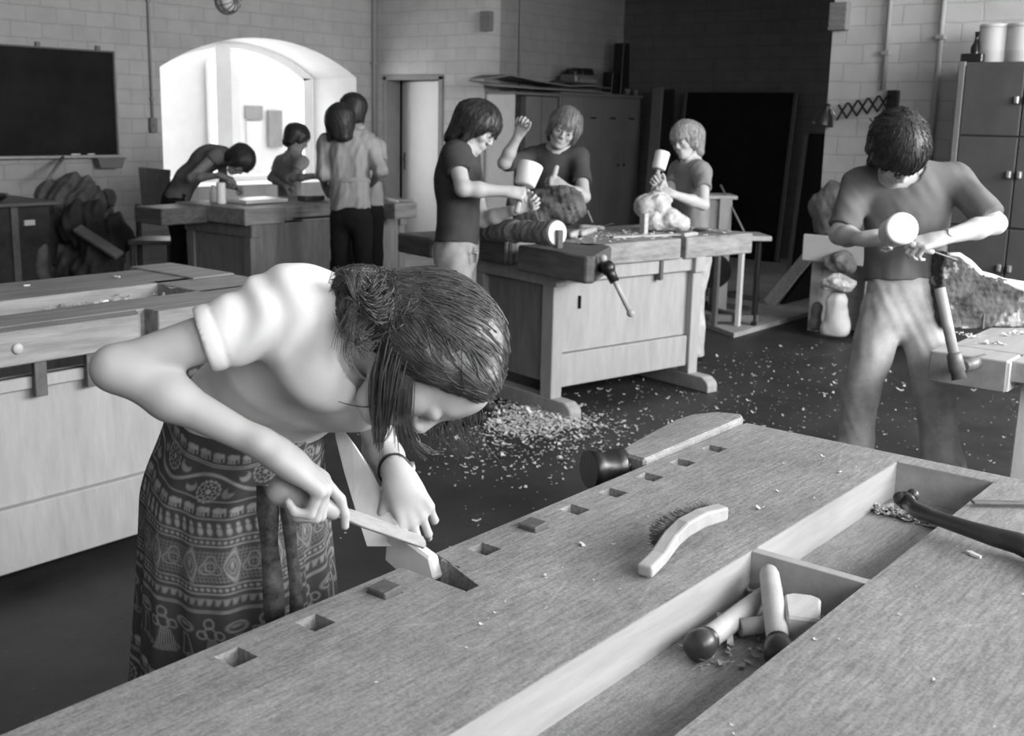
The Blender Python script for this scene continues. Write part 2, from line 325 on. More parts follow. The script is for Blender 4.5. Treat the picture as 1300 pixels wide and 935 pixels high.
# courtyard seen through the arch
struct(MB().box((2, BW + .6, -.2), (24, 40, -.05)).build('courtyard_ground', M['outground']))
k = MB(); k.box((2, 18.0, -.1), (19, 18.4, 6.0)); o = k.build('courtyard_wall', M['outwall']); struct(o)
k = MB(); k.box((11.3, 17.9, -.1), (12.6, 18.0, 1.95)); c = P(310, 165, 17.2)
house = thing('courtyard_house', 'pale courtyard building with a door seen through the arched window', 'building', (13.2, 17.0, -.05))
hx0, hz = PB(312, 200, 16.9)[0], 2.0
hw = MB(); hw.prism([(0, 0), (3.2, 0), (3.2, 2.5), (1.6, 3.05), (0, 2.5)], 1.0, o=(hx0 - .1, 16.9, -.05), ux=(1, 0, 0), uy=(0, 0, 1), uz=(0, 1, 0)); hw.build('house_wall', M['outwall'], house)
def pane_rect(px0, py0, px1, py1, b, name, m, par, t=.05):
    p = PB(px0, py0, b); q = PB(px1, py1, b)
    return MB().box((min(p[0], q[0]), b - t, min(p[2], q[2])), (max(p[0], q[0]), b, max(p[2], q[2])), .005).build(name, m, par)
pane_rect(310, 134, 332, 152, 16.89, 'lintel_panel', M['outgrey'], house)
pane_rect(312, 154, 331, 225, 16.89, 'house_door', M['lacquer'], house)
pane_rect(339, 140, 357, 187, 16.86, 'shutter', M['outgrey'], house)
# ------------------------------------------------------------------ door
k = MB(); f0, f1 = 8.40, 9.28
for b0, b1, z0, z1 in ((f1 - .045, f1 + .01, 0, 1.97), (f0 - .03, f0 + .035, 0, 1.97), (f0 - .03, f1 + .01, 1.93, 1.985)): k.box((AD - .015, b0, z0), (AD + .2, b1, z1), .004)
struct(k.build('trim_4', M['frame']))
dl = np.array([AD + .06, f0 + .04]); q = PA(508, 200, AD + .30); dirv = unit(np.array([AD + .30, q[1]]) - dl)
door = MB().bar((dl[0], dl[1], .97), (*(dl + dirv * .84), .97), .04, 1.90, bevel=.004).build('door_1', M['lacquer']); struct(door)
hp = dl + dirv * .77; nrm = np.array([-dirv[1], dirv[0]]);  nrm = nrm if nrm[0] < 0 else -nrm
hd = MB(); hd.box((-.02, -.004, -.1), (.02, .004, .1), .002); hd.tube([(0, 0, .03), (0, -.045, .03), (-.1, -.05, .03)], .009, 8)
R = Matrix(((dirv[0], -nrm[0], 0, hp[0] + nrm[0] * .022), (dirv[1], -nrm[1], 0, hp[1] + nrm[1] * .022), (0, 0, 1, 1.02), (0, 0, 0, 1)))
hd.v = [tuple(R @ Vector(p)) for p in hd.v]; hd.build('door_handle', M['darksteel'], door)
# ------------------------------------------------------------------ pipes, boxes, lamp on the walls
def pipe(px, wall, z0, z1, r, label, b=None, lean=0.0):
    k = MB()
    if wall == 'arch': p = PB(px[0], px[1], BW - .02); base = (p[0], BW - .02)
    elif wall == 'door': p = PA(px[0], px[1], AD - .02); base = (AD - .02, p[1])
    elif wall == 'lock': p = PB(px[0], px[1], BL - .02); base = (p[0], BL - .02)
    else: p = PA(px[0], px[1], AP - .03); base = (AP - .03, p[1])
    k.tube([(base[0], base[1] + lean * (z0 - 2), z0), (base[0], base[1] + lean * (z1 - 2), z1)], r, 10)
    for z in np.arange(z0 + .25, z1, .9): k.box((base[0] - r * 1.5, base[1] + lean * (z - 2) - r * 1.5, z), (base[0] + r * 1.5, base[1] + lean * (z - 2) + r * 1.5, z + .03), .002)
    return solo(k, 'wall_pipe', M['pipe'], label, 'pipe')
cond = pipe((192, 100), 'arch', 1.38, H, .012, 'thin conduit running down the block wall left of the arched window')
pipe((475, 60), 'door', 0.95, H, .03, 'thick pipe down the corner between arched window and doorway')
pipe((660, 60), 'lock', 1.80, H, .012, 'thin pale conduit on the shaded wall above the grey lockers')
pipe((1128, 30), 'pier', 1.80, H, .018, 'grey pipe on the bright pier running down to the scissor lamp')
pipe((1196, 30), 'pier', 0.10, H, .020, 'grey pipe on the bright pier nearest the tall grey cabinet')
sw = MB(); p = PB(192, 155, BW); sw.box((p[0] - .035, BW - .05, 1.33), (p[0] + .035, BW, 1.47), .006); sw.box((p[0] - .015, BW - .06, 1.38), (p[0] + .015, BW - .05, 1.43), .002)
solo(sw, 'light_switch', M['ventm'], 'small grey switch at the foot of the conduit by the arch', 'switch')
def vent(c, axis, label):
    k = MB(); c = np.array(c); u = np.array([0, 1., 0]) if axis == 'a' else np.array([1., 0, 0]); nn = np.array([-1., 0, 0]) if axis == 'a' else np.array([0, -1., 0])
    k.obox(c, u * .07, nn * .035, np.array([0, 0, .10]), .006)
    for i in range(4): k.obox(c + nn * .036 + np.array([0, 0, -.066 + .044 * i]), u * .058, nn * .004, np.array([0, 0, .008]), .001)
    return solo(k, 'wall_vent', M['ventm'], label, 'vent')
v0 = PA(620, 27, AD - .03); vent((AD - .035, v0[1] + .02, v0[2]), 'a', 'dark vent box high on the corner right of the doorway')
v1 = PA(1066, 21, AP - .03); vent((AP - .035, v1[1], v1[2]), 'a', 'grey vent box high on the left edge of the bright pier')
p = PB(293, 0, BW - .08)
bl = thing('bulkhead_lamp', 'round caged wall lamp above the arched window', 'lamp', (p[0], BW, p[2]))
MB().lathe((p[0], BW, p[2]), (p[0], BW - .12, p[2]), [(0, .14), (.3, .14), (.35, .12), (.36, .0)]).build('lamp_base', M['darksteel'], bl)
MB().lathe((p[0], BW - .04, p[2]), (p[0], BW - .15, p[2]), [(0, .11), (.5, .105), (.85, .07), (1, 0.0)]).build('lamp_glass', M['lacquer'], bl)
k = MB()
for i in range(6):
    an = math.pi * i / 6; k.tube([(p[0] + math.cos(an + t) * 0 + .125 * math.cos(an) * c, BW - .04 - .125 * s_, p[2] + .125 * math.sin(an) * c) for t, (c, s_) in enumerate([(math.cos(x), math.sin(x)) for x in np.linspace(0, math.pi, 9)])], .005, 6)
k.build('wire_cage', M['darksteel'], bl)
# ------------------------------------------------------------------ chalkboard
cb = thing('chalkboard', 'large dark chalkboard on the block wall left of the arch', 'chalkboard', (4.6, BW - .03, 1.12))
MB().box((3.2, BW - .035, 1.13), (5.78, BW - .005, 2.05)).build('slate', M['board'], cb)
k = MB(); k.box((3.2, BW - .05, 2.045), (5.79, BW - .003, 2.06), .002); k.box((5.775, BW - .045, 1.12), (5.795, BW - .003, 2.06), .002); k.build('board_frame', M['dog'], cb)
MB().box((3.2, BW - .10, 1.105), (5.80, BW - .003, 1.13), .004).build('chalk_ledge', M['alu'], cb)
for px in (48, 124):
    q = PB(px, 57, BW - .02); MB().box((q[0] - .02, BW - .03, 2.055), (q[0] + .02, BW - .002, 2.10), .003).build('hanger', M['darksteel'], cb)
for x, l in ((5.30, .09), (5.46, .07)): solo(MB().cyl((x, BW - .075, 1.137), (x + l, BW - .07, 1.137), .007, n=8), 'chalk_stick', M['lacquer'], 'short stick of chalk lying on the ledge under the chalkboard', 'chalk', 'chalk sticks')
bx = thing('tray_box', 'shallow grey box hanging under the right end of the chalkboard', 'box', (5.67, BW - .06, 1.0))
MB().prism([(0, 0), (.22, 0), (.25, .085), (-.02, .085)], .11, o=(5.56, BW - .005, 1.01), uy=(0, 0, 1), uz=(0, -1, 0), bevel=.004).build('box_body', M['ventm'], bx)
MB().box((5.53, BW - .125, 1.09), (5.82, BW - .004, 1.104), .003).build('box_lid', M['frame'], bx)
stick = MB(); a, b = PB(82, 197, BW - .08), PB(60, 228, BW - .45); stick.tube([a, b], .016, 8)
# ------------------------------------------------------------------ workbenches
def uvframe(o, deg):
    c, s = math.cos(math.radians(deg)), math.sin(math.radians(deg)); o = np.array([*o, 0.0])
    return lambda p: o + np.array([c * p[0] - s * p[1], s * p[0] + c * p[1], p[2]])
class BB(MB):
    def __init__(s, fn): super().__init__(); s.fn = fn
    def build(s, name, m, parent=None): s.xform(s.fn); return super().build(name, m, parent)
# --- the near bench, twin-sided, with the well down the middle
nb = thing('workbench', 'twin-sided beech workbench in the foreground with a long tool well', 'workbench', (1.3, .67, 0))
ident = lambda p: p
F0, F1, HS0, HS1, W1 = 1.145, .770, 1.120, 1.078, 1.011   # front edge, well edge, dog-hole strip, jaw groove
ZT, TH = .86, .10
hol = [1.303, 1.432, 1.553, 1.677, 1.804, 1.930, 2.064]
dogged = 1
k = MB(); k.box((.30, F1, ZT - TH), (2.30, W1, ZT))                                   # inner plank
k.prism([(1.238, F0), (1.188, W1), (2.30, W1), (2.30, HS1), (1.26, HS1), (1.26, HS0), (2.30, HS0), (2.30, F0)][:3] + [(2.30, HS1), (1.217, HS1)], TH, o=(0, 0, ZT - TH))
k.prism([(1.238, F0), (1.2295, HS0), (2.30, HS0), (2.30, F0)], TH, o=(0, 0, ZT - TH))
xs = [1.2275] + [q for h in hol for q in (h - .019, h + .019)] + [2.30]
for i in range(0, len(xs), 2): k.box((xs[i] if i else 1.222, HS1, ZT - TH), (xs[i + 1], HS0, ZT))
k.box((2.245, .575, ZT - TH), (2.30, .770, ZT))                                       # end board of the well
k.box((.30, .20, ZT - TH), (2.30, .575, ZT))                                          # far plank
k.box((.30, .575, ZT - TH), (.36, .770, ZT))
k.build('bench_top', M['wornbench'], nb)
MB().box((.30, .575, ZT - TH - .02), (2.25, .775, ZT - .075)).build('tray_floor', M['wornbench'], nb)
MB().box((1.592, .576, ZT - .076), (1.612, .769, ZT - .001), .001).build('tray_divider', M['benchpale'], nb)
k = MB(); k.box((.36, .7685, ZT - .075), (1.592, .7712, ZT - .0008)); k.box((1.612, .7685, ZT - .075), (2.245, .7712, ZT - .0008)); k.box((2.2435, .576, ZT - .075), (2.247, .769, ZT - .0008)); k.build('tray_lining', M['benchpale'], nb)
# tail-vise jaw with its own dog holes
hj = [.812, .945, 1.078]
k = MB(); k.box((.36, HS0, ZT - TH - .01), (1.16, F0, ZT)); k.box((.36, W1 + .002, ZT - TH - .01), (1.16, HS1, ZT))
xs = [.36] + [q for h in hj for q in (h - .019, h + .019)] + [1.16]
for i in range(0, len(xs), 2): k.box((xs[i], HS1, ZT - TH - .01), (xs[i + 1], HS0, ZT))
k.build('tail_vise_jaw', M['wornbench'], nb)
def dog(x, par, z=ZT):
    k = MB(); R = Matrix.Translation((x, 1.099, z)) @ Matrix.Rotation(math.radians(-4), 4, 'Y')
    k.box((-.018, -.019, -.13), (.018, .019, .010), .002, R); return solo(k, 'bench_dog', M['dog'], *par)
dog(hj[2], ('dark wooden bench dog in the tail vise beside the girl', 'bench dog'))
dog(hol[dogged], ('dark wooden bench dog standing between open dog holes of the near bench', 'bench dog'))
# front vise at the far end: loose wooden jaw with iron screw head
k = MB(); k.prism([(2.305, 1.156), (2.335, 1.175), (2.31, 1.232), (2.25, 1.262), (2.18, 1.268), (1.96, 1.240), (1.90, 1.228), (1.872, 1.200), (1.868, 1.150)], .115, o=(0, 0, ZT - .105), bevel=.006)
k.build('front_vise_jaw', M['wornbench'], nb)
k = MB(); c0 = np.array([1.885, 1.20, .842]); dv = unit((-.80, .40, .02)); k.cyl(c0 - dv * .02, c0 + dv * .03, .020, .024); k.lathe(c0 + dv * .012, c0 + dv * .095, [(0, .026), (.12, .040), (.3, .037), (.6, .031), (.75, .038), (1, .039)])
k.build('vise_screw', M['iron'], nb)
def sled_frame(fn, u, v0, v1, par, m, foot=True, legw=.075, zt=.74, legd=.09, vf0=None, vf1=None, ft=.09):
    k = BB(fn); vf0 = v0 - .10 if vf0 is None else vf0; vf1 = v1 + .10 if vf1 is None else vf1
    k.prism([(vf0, 0), (vf1, 0), (vf1, ft * .55), (vf1 - .05, ft), (vf0 + .05, ft), (vf0 + .012, ft * .75), (vf0, ft * .5)], legw, o=(u - legw / 2, 0, 0), ux=(0, 1, 0), uy=(0, 0, 1), uz=(1, 0, 0), bevel=.006); k.build('sled_foot', m, par)
    for a, b in ((v0, v0 + legd), (v1 - legd, v1)):
        k = BB(fn); k.box((u - legw / 2 + .004, a, ft - .01), (u + legw / 2 - .004, b, zt), .004); k.build('leg', m, par)
    k = BB(fn); k.box((u - legw / 2, v0 - .02, zt - .09), (u + legw / 2, v1 + .02, zt), .004); k.build('cross_rail', m, par)
for u in (.55, 2.0): sled_frame(ident, u, .32, 1.03, nb, M['panel'], zt=.76)
k = MB(); k.box((.58, .98, .20), (1.97, 1.01, .70)); k.box((.58, .33, .20), (1.97, .36, .70)); k.build('side_panel', M['panel'], nb)
# --- bench on the left
lb = thing('workbench', 'old oak workbench on the left with a tail vise gap, behind the girl', 'workbench', (1.95, 3.83, 0))
k = MB(); z = .86; t = .105; V0, V1 = 3.345, 4.30
k.box((.95, 3.43, z - t), (2.93, 3.63, z), .003); k.box((2.185, V0, z - t), (2.93, 3.432, z), .004); k.box((.95, 3.90, z - t), (2.72, V1, z), .004); k.box((.95, 3.6, z - t), (1.10, 3.95, z), .003)
k.box((2.55, 3.6, z - t), (2.93, 3.95, z), .003); k.box((2.72, 3.90, z - t), (2.93, 4.37, z + .006), .004)
k.build('bench_top', M['benchold'], lb)
MB().box((1.0, 3.6, z - t - .015), (2.6, 3.95, z - .065)).build('tray_floor', M['benchold'], lb)
k = MB(); k.prism([(.95, 3.335), (2.10, 3.335), (2.125, 3.36), (2.150, 3.425), (.95, 3.425)], t + .005, o=(0, 0, z - t - .005), bevel=.004); k.build('tail_vise_jaw', M['benchold'], lb)
for px in (49, ): q = PB(22, 443, 3.335); MB().ball((q[0], 3.332, q[2]), (.018, .008, .018)).build('dowel_plug', M['handle'], lb)
for px in (47, 113):
    q = PB(px, 470, 3.37); k = MB(); k.box((q[0] - .021, 3.345, z - .225), (q[0] + .021, 3.366, z - t - .006), .002); solo(k, 'bench_dog', M['dog'], 'wooden bench dog hanging below the front edge of the left workbench', 'bench dog', 'dogs of the left bench')
k = MB(); k.box((1.10, 3.385, .28), (2.78, 3.42, .70)); k.box((1.10, 3.368, .66), (2.78, 3.40, .70), .003); k.build('side_panel', M['panel'], lb)
k = MB(); k.box((1.10, 3.350, .07), (2.78, 3.40, .285), .005); k.build('plinth_board', M['panel'], lb)
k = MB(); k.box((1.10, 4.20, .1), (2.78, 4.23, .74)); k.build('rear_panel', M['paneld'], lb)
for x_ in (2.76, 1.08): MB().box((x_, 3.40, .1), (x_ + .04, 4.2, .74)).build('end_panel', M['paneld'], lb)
for u in (1.14, 2.74): sled_frame(ident, u, 3.40, 4.20, lb, M['panel'], vf0=3.34, vf1=4.28)
# --- bench in the middle, turned a little
MF = uvframe((0, 0), -12)
mb_ = thing('workbench', 'worn workbench in the middle of the room with a light plywood front panel', 'workbench', MF((4.5, 4.8, 0)))
z = .895; t = .115
k = BB(MF); k.prism([(3.98, 4.275), (4.70, 4.275), (4.70, 4.36), (4.735, 4.40), (5.33, 4.40), (5.33, 5.00), (3.75, 5.00), (3.75, 4.60), (3.98, 4.48)], t, o=(0, 0, z - t), bevel=.005)
k.build('bench_top', M['benchold'], mb_)
k = BB(MF); k.box((4.745, 4.275, z - t - .005), (5.33, 4.405, z + .002), .006); k.build('tail_vise_jaw', M['benchold'], mb_)
k = BB(MF); k.prism([(3.66, 4.47), (3.645, 3.93), (3.69, 3.915), (4.06, 4.18), (4.10, 4.28), (3.96, 4.47)], .135, o=(0, 0, z - .135), bevel=.008); k.build('front_vise_jaw', M['benchdark'], mb_)
k = BB(MF); k.box((3.70, 4.62, z - .125), (3.90, 4.85, z + .003), .008); k.box((3.72, 4.60, z - .13), (3.80, 4.66, z + .002), .012); k.build('rear_vise_block', M['benchdark'], mb_)
k = BB(MF); k.box((3.44, 4.95, z - .11), (3.78, 5.28, z - .002), .01); k.build('rear_vise_jaw', M['benchdark'], mb_)
# vise screw with its wooden tommy bar
ps = PZ(773, 339, .82)
q0 = P(772, 341, 5.42); q1 = P(766, 338, 5.62)
k = MB(); k.cyl(q1, q0, .035, .032); k.ball(q0, (.036, .036, .04)); ax = unit(P(797, 388, 5.36) - P(772, 338, 5.38)); k.cyl(q0 - ax * .02, q0 + ax * .075, .028, .024); k.build('vise_screw', M['iron'], mb_)
k = MB(); k.tube([q0 - ax * .055, q0 + ax * .24], [.011, .013], 10); k.ball(q0 - ax * .055, .020); k.build('tommy_bar', M['handle'], mb_)
MB().ball(q0 + ax * .245, .020).build('bar_knob', M['handle'], mb_)
for px in (816, 838):
    q = PZ(px, 338, .76); u = q; k = MB(); base = MF((0, 0, 0)); k.bar(PZ(px, 331, .774), PZ(px, 331, .774) - np.array([0, 0, .11]), .035, .03, up=(1, 0, 0)); solo(k, 'bench_dog', M['dog'], 'dark bench dog hanging below the front edge of the middle workbench', 'bench dog', 'dogs of the middle bench')
k = BB(MF); k.box((3.82, 4.335, .32), (4.83, 4.36, .78)); k.build('side_panel', M['panel'], mb_)
k = BB(MF); k.box((3.83, 4.31, .135), (4.83, 4.35, .315), .005); k.build('plinth_board', M['panel'], mb_)
k = BB(MF); k.box((3.80, 4.30, .70), (4.86, 4.34, .78), .004); k.build('apron_rail', M['panel'], mb_)
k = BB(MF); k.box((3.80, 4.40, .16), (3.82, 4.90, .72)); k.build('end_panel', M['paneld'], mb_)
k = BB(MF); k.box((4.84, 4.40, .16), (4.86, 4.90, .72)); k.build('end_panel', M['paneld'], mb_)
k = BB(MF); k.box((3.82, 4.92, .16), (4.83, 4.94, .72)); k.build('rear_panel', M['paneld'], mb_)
MB().bar(MF((3.98, 4.328, .55)), MF((3.98, 4.328, .62)), .02, .006, up=(1, 0, 0), bevel=.001).build('slot_handle', M['dark'], mb_)
for u in (3.80, 4.87): sled_frame(MF, u, 4.29, 4.98, mb_, M['panel'], zt=.78, vf0=4.13, vf1=5.05, legw=.085)
# --- bench at the back under the arched window
bb = thing('workbench', 'dark workbench at the back below the arched window', 'workbench', (5.85, 6.95, 0))
z = .86; t = .12
k = MB(); k.box((4.985, 6.50, z - t), (5.35, 7.35, z), .006); k.box((5.35, 6.50, z - .105), (6.72, 7.35, z - .0005), .004); k.build('bench_top', M['benchold'], bb)
k = MB(); k.box((6.20, 6.20, z - t), (6.45, 6.505, z + .004), .008); k.build('front_vise_jaw', M['benchold'], bb)
k = MB(); k.box((4.60, 6.95, z - .13), (4.99, 7.30, z - .01), .008); k.build('rear_vise_jaw', M['benchdark'], bb)
MB().box((5.42, 6.497, z - .10), (5.95, 6.502, z - .085)).build('drawer_gap', M['dark'], bb)
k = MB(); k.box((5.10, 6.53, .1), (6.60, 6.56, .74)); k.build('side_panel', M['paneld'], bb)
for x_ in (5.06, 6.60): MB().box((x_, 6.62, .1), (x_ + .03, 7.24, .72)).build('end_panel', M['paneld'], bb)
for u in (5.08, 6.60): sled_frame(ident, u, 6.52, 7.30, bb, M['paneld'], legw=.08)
# --- pale bench beside the boy on the right
rb = thing('workbench', 'pale whitewood workbench at the right edge carrying a carved slab', 'workbench', (4.35, .75, 0))
z = .80
k = MB(); k.box((3.80, .30, z - .07), (5.0, .96, z), .004); k.box((3.95, .95, z - .07), (5.0, 1.20, z), .004); k.build('bench_top', M['benchpale'], rb)
k = MB(); k.box((3.775, .965, z - .105), (3.93, 1.215, z + .002), .004); k.build('front_vise_jaw', M['benchpale'], rb)
MB().box((3.781, .958, z - .10), (3.925, .966, z - .004)).build('jaw_end_grain', M['whitewood'], rb)
for u, v in ((3.93, .90), (3.93, .40), (4.85, .90), (4.85, .40)):
    k = MB(); k.prism([(-.045, z - .07), (.045, z - .07), (.06, 0), (-.075, 0)], .09, o=(u, v - .045, 0), ux=(1, 0, 0), uy=(0, 0, 1), uz=(0, 1, 0), bevel=.004); k.build('leg', M['whitewood'], rb)
k = MB(); k.box((3.90, .36, z - .18), (4.9, .94, z - .07), .004); k.build('apron_rail', M['benchpale'], rb)
for y_ in (.875, .375): MB().box((3.95, y_, .20), (4.83, y_ + .05, .29), .004).build('stretcher', M['whitewood'], rb)
k = MB(); a, b = P(1193, 366, 3.62), P(1217, 478, 3.60); ax = unit(b - a)
k.tube([a, a + ax * .22], [.018, .017], 12); k.build('tommy_bar', M['handle'], rb)
k = MB(); k.lathe(a + ax * .215, b + ax * .01, [(0, .021), (.1, .024), (.7, .026), (.72, .022), (1, .024)]); k.build('bar_ferrule', M['darksteel'], rb)
k = MB(); c = P(1222, 466, 3.62); k.cyl(c, c + np.array([.16, -.02, .0]), .022, .022); k.build('vise_screw', M['darksteel'], rb)
# ------------------------------------------------------------------ smooth blended solids (figures, clothing, rough sculpture)
class Field:
    def __init__(s, lo, hi, h):
        s.lo = np.array(lo, float); s.h = h; s.n = np.maximum(np.ceil((np.array(hi) - s.lo) / h).astype(int) + 1, 4)
        s.d = np.full(s.n, 0.25, np.float32)
        s.ax = [(s.lo[i] + h * np.arange(s.n[i])).astype(np.float32) for i in range(3)]
    def win(s, lo, hi, pad):
        a = np.clip(np.floor((np.asarray(lo) - pad - s.lo) / s.h).astype(int), 0, s.n - 1); b = np.clip(np.ceil((np.asarray(hi) + pad - s.lo) / s.h).astype(int) + 1, 1, s.n)
        sl = tuple(slice(a[i], b[i]) for i in range(3))
        if any(b[i] <= a[i] for i in range(3)): return None, None, None, None
        return sl, s.ax[0][sl[0]][:, None, None], s.ax[1][sl[1]][None, :, None], s.ax[2][sl[2]][None, None, :]
    def union(s, sl, e, k):
        d = s.d[sl]
        if k > 0:
            q = np.maximum(k - np.abs(d - e), 0) / k; s.d[sl] = np.minimum(d, e) - q * q * k * 0.25
        else: s.d[sl] = np.minimum(d, e)
    def carve(s, sl, e, k):
        d = s.d[sl]; e = -e
        if k > 0:
            q = np.maximum(k - np.abs(d - e), 0) / k; s.d[sl] = np.maximum(d, e) + q * q * k * 0.25
        else: s.d[sl] = np.maximum(d, e)
    def dcap(s, p0, p1, r0, r1, X, Y, Z, sq=None):
        p0 = np.asarray(p0, float); p1 = np.asarray(p1, float); v = p1 - p0
        x, y, z = X - p0[0], Y - p0[1], Z - p0[2]
        if sq is not None:
            n = unit(sq[0]); f = sq[1] - 1; t = (x * n[0] + y * n[1] + z * n[2]) * f; x = x + t * n[0]; y = y + t * n[1]; z = z + t * n[2]; v = v + v.dot(n) * f * n
        L = max(v.dot(v), 1e-10); t = np.clip((x * v[0] + y * v[1] + z * v[2]) / L, 0, 1)
        return np.sqrt((x - t * v[0]) ** 2 + (y - t * v[1]) ** 2 + (z - t * v[2]) ** 2) - (r0 + (r1 - r0) * t)
    def cap(s, p0, p1, r0, r1=None, k=0.02, sq=None, carve=False):
        r1 = r0 if r1 is None else r1; p0 = np.asarray(p0, float); p1 = np.asarray(p1, float); R = max(r0, r1)
        if sq is not None and sq[1] < 1: R = R / sq[1]
        sl, X, Y, Z = s.win(np.minimum(p0, p1), np.maximum(p0, p1), R + k + 0.03)
        if sl is None: return s
        e = s.dcap(p0, p1, r0, r1, X, Y, Z, sq)
        if sq is not None and sq[1] > 1: e = e / (1 + 0.25 * (sq[1] - 1))
        (s.carve if carve else s.union)(sl, e.astype(np.float32), k); return s
    def ell(s, c, ax, r, k=0.02, carve=False):
        """ellipsoid; ax = three unit axes (rows)"""
        c = np.asarray(c, float); ax = np.asarray(ax, float); R = max(r)
        sl, X, Y, Z = s.win(c, c, R + k + 0.03)
        if sl is None: return s
        x, y, z = X - c[0], Y - c[1], Z - c[2]
        q = [(x * ax[i][0] + y * ax[i][1] + z * ax[i][2]) / r[i] for i in range(3)]
        k0 = np.sqrt(q[0] ** 2 + q[1] ** 2 + q[2] ** 2); k1 = np.sqrt((q[0] / r[0]) ** 2 + (q[1] / r[1]) ** 2 + (q[2] / r[2]) ** 2)
        e = (k0 * (k0 - 1) / np.maximum(k1, 1e-6)); (s.carve if carve else s.union)(sl, e.astype(np.float32), k); return s
    def plane(s, p, n, k=0.004):
        """keep only the side the normal points away from"""
        n = unit(n); e = ((s.ax[0][:, None, None] - p[0]) * n[0] + (s.ax[1][None, :, None] - p[1]) * n[1] + (s.ax[2][None, None, :] - p[2]) * n[2]).astype(np.float32)
        q = np.maximum(k - np.abs(s.d - e), 0) / k; s.d = np.maximum(s.d, e) + q * q * k * 0.25; return s
    def planeloc(s, p, n, R, k=0.004):
        """a cut that only reaches R around p"""
        n = unit(n); p = np.asarray(p, float); sl, X, Y, Z = s.win(p, p, R)
        if sl is None: return s
        e = (X - p[0]) * n[0] + (Y - p[1]) * n[1] + (Z - p[2]) * n[2]; rr = np.sqrt((X - p[0]) ** 2 + (Y - p[1]) ** 2 + (Z - p[2]) ** 2)
        e = np.where(rr < R, e, -1.0).astype(np.float32); s.d[sl] = np.maximum(s.d[sl], e); return s
    def part(s, lo, hi):
        i0 = np.clip(np.floor((np.asarray(lo) - s.lo) / s.h).astype(int), 0, s.n - 4); i1 = np.clip(np.ceil((np.asarray(hi) - s.lo) / s.h).astype(int), i0 + 3, s.n - 1)
        q = Field(s.lo + i0 * s.h, s.lo + i0 * s.h + .001, s.h); q.n = i1 - i0 + 1; q.d = np.full(q.n, 0.25, np.float32); q.ax = [s.ax[i][i0[i]:i1[i] + 1] for i in range(3)]; q.i0 = i0; return q
    def merge(s, q, k=0.01): s.union(tuple(slice(q.i0[i], q.i0[i] + q.n[i]) for i in range(3)), q.d, k)
    def sample(s, X, Y, Z):
        i = [np.rint((q - s.lo[k]) / s.h).astype(int) for k, q in enumerate((X, Y, Z))]; i = np.broadcast_arrays(*i); ok = np.ones(i[0].shape, bool)
        for k in range(3): ok &= (i[k] >= 0) & (i[k] < s.n[k])
        o = np.full(i[0].shape, .25, np.float32); o[ok] = s.d[i[0][ok], i[1][ok], i[2][ok]]; return o
    def avoid(s, other, gap=.004): s.d = np.maximum(s.d, gap - other.sample(s.ax[0][:, None, None], s.ax[1][None, :, None], s.ax[2][None, None, :])); return s
    def disp(s, fn, band=0.05):
        idx = np.nonzero(np.abs(s.d) < band); X, Y, Z = s.ax[0][idx[0]], s.ax[1][idx[1]], s.ax[2][idx[2]]
        s.d[idx] += fn(X, Y, Z).astype(np.float32); return s
    def mesh(s):
        d = s.d; ins = d < 0
        # surface nets
        c = np.zeros(tuple(np.array(d.shape) - 1), np.uint8)
        for i in (0, 1):
            for j in (0, 1):
                for k in (0, 1): c += ins[i:d.shape[0] - 1 + i, j:d.shape[1] - 1 + j, k:d.shape[2] - 1 + k]
        act = np.argwhere((c > 0) & (c < 8)); N = len(act); vid = np.full(c.shape, -1, np.int32); vid[tuple(act.T)] = np.arange(N)
        acc = np.zeros((N, 3)); cnt = np.zeros(N); I, J, K = act.T
        cor = [(i, j, k) for i in (0, 1) for j in (0, 1) for k in (0, 1)]; val = {q: d[I + q[0], J + q[1], K + q[2]].astype(float) for q in cor}
        for a in range(3):
            for q in cor:
                if q[a]: continue
                r = list(q); r[a] = 1; r = tuple(r); v0, v1 = val[q], val[r]; m = (v0 < 0) != (v1 < 0); t = v0[m] / (v0[m] - v1[m])
                pt = np.tile(np.array(q, float), (m.sum(), 1)); pt[:, a] += t; acc[m] += pt; cnt[m] += 1
        V = s.lo + (act + acc / cnt[:, None]) * s.h; F = []
        for a in range(3):
            b, c_ = (a + 1) % 3, (a + 2) % 3; sl0 = [slice(None)] * 3; sl1 = [slice(None)] * 3; sl0[a] = slice(0, -1); sl1[a] = slice(1, None)
            e0, e1 = ins[tuple(sl0)], ins[tuple(sl1)]
            for sgn in (0, 1):
                E = np.argwhere((e0 & ~e1) if sgn == 0 else (~e0 & e1)); ok = (E[:, b] > 0) & (E[:, c_] > 0) & (E[:, b] < vid.shape[b]) & (E[:, c_] < vid.shape[c_]); E = E[ok]
                def g_(db, dc):
                    q = E.copy(); q[:, b] -= db; q[:, c_] -= dc; return vid[q[:, 0], q[:, 1], q[:, 2]]
                f = np.stack([g_(1, 1), g_(0, 1), g_(0, 0), g_(1, 0)], 1); F.append(f if sgn == 0 else f[:, ::-1])
        F = np.concatenate(F); F = F[(F >= 0).all(1)]; return V, F
    def build(s, name, m, parent=None, smooth=1, keep=None):
        V, F = s.mesh()
        for _ in range(smooth):                                       # one light Laplacian pass
            acc = np.zeros_like(V); cn = np.zeros(len(V))
            for i in range(4):
                for j in ((i + 1) % 4, (i + 3) % 4): np.add.at(acc, F[:, i], V[F[:, j]]); np.add.at(cn, F[:, i], 1)
            V = V + 0.5 * (acc / np.maximum(cn, 1)[:, None] - V)
        return mesh_from(V, F, name, m, parent)
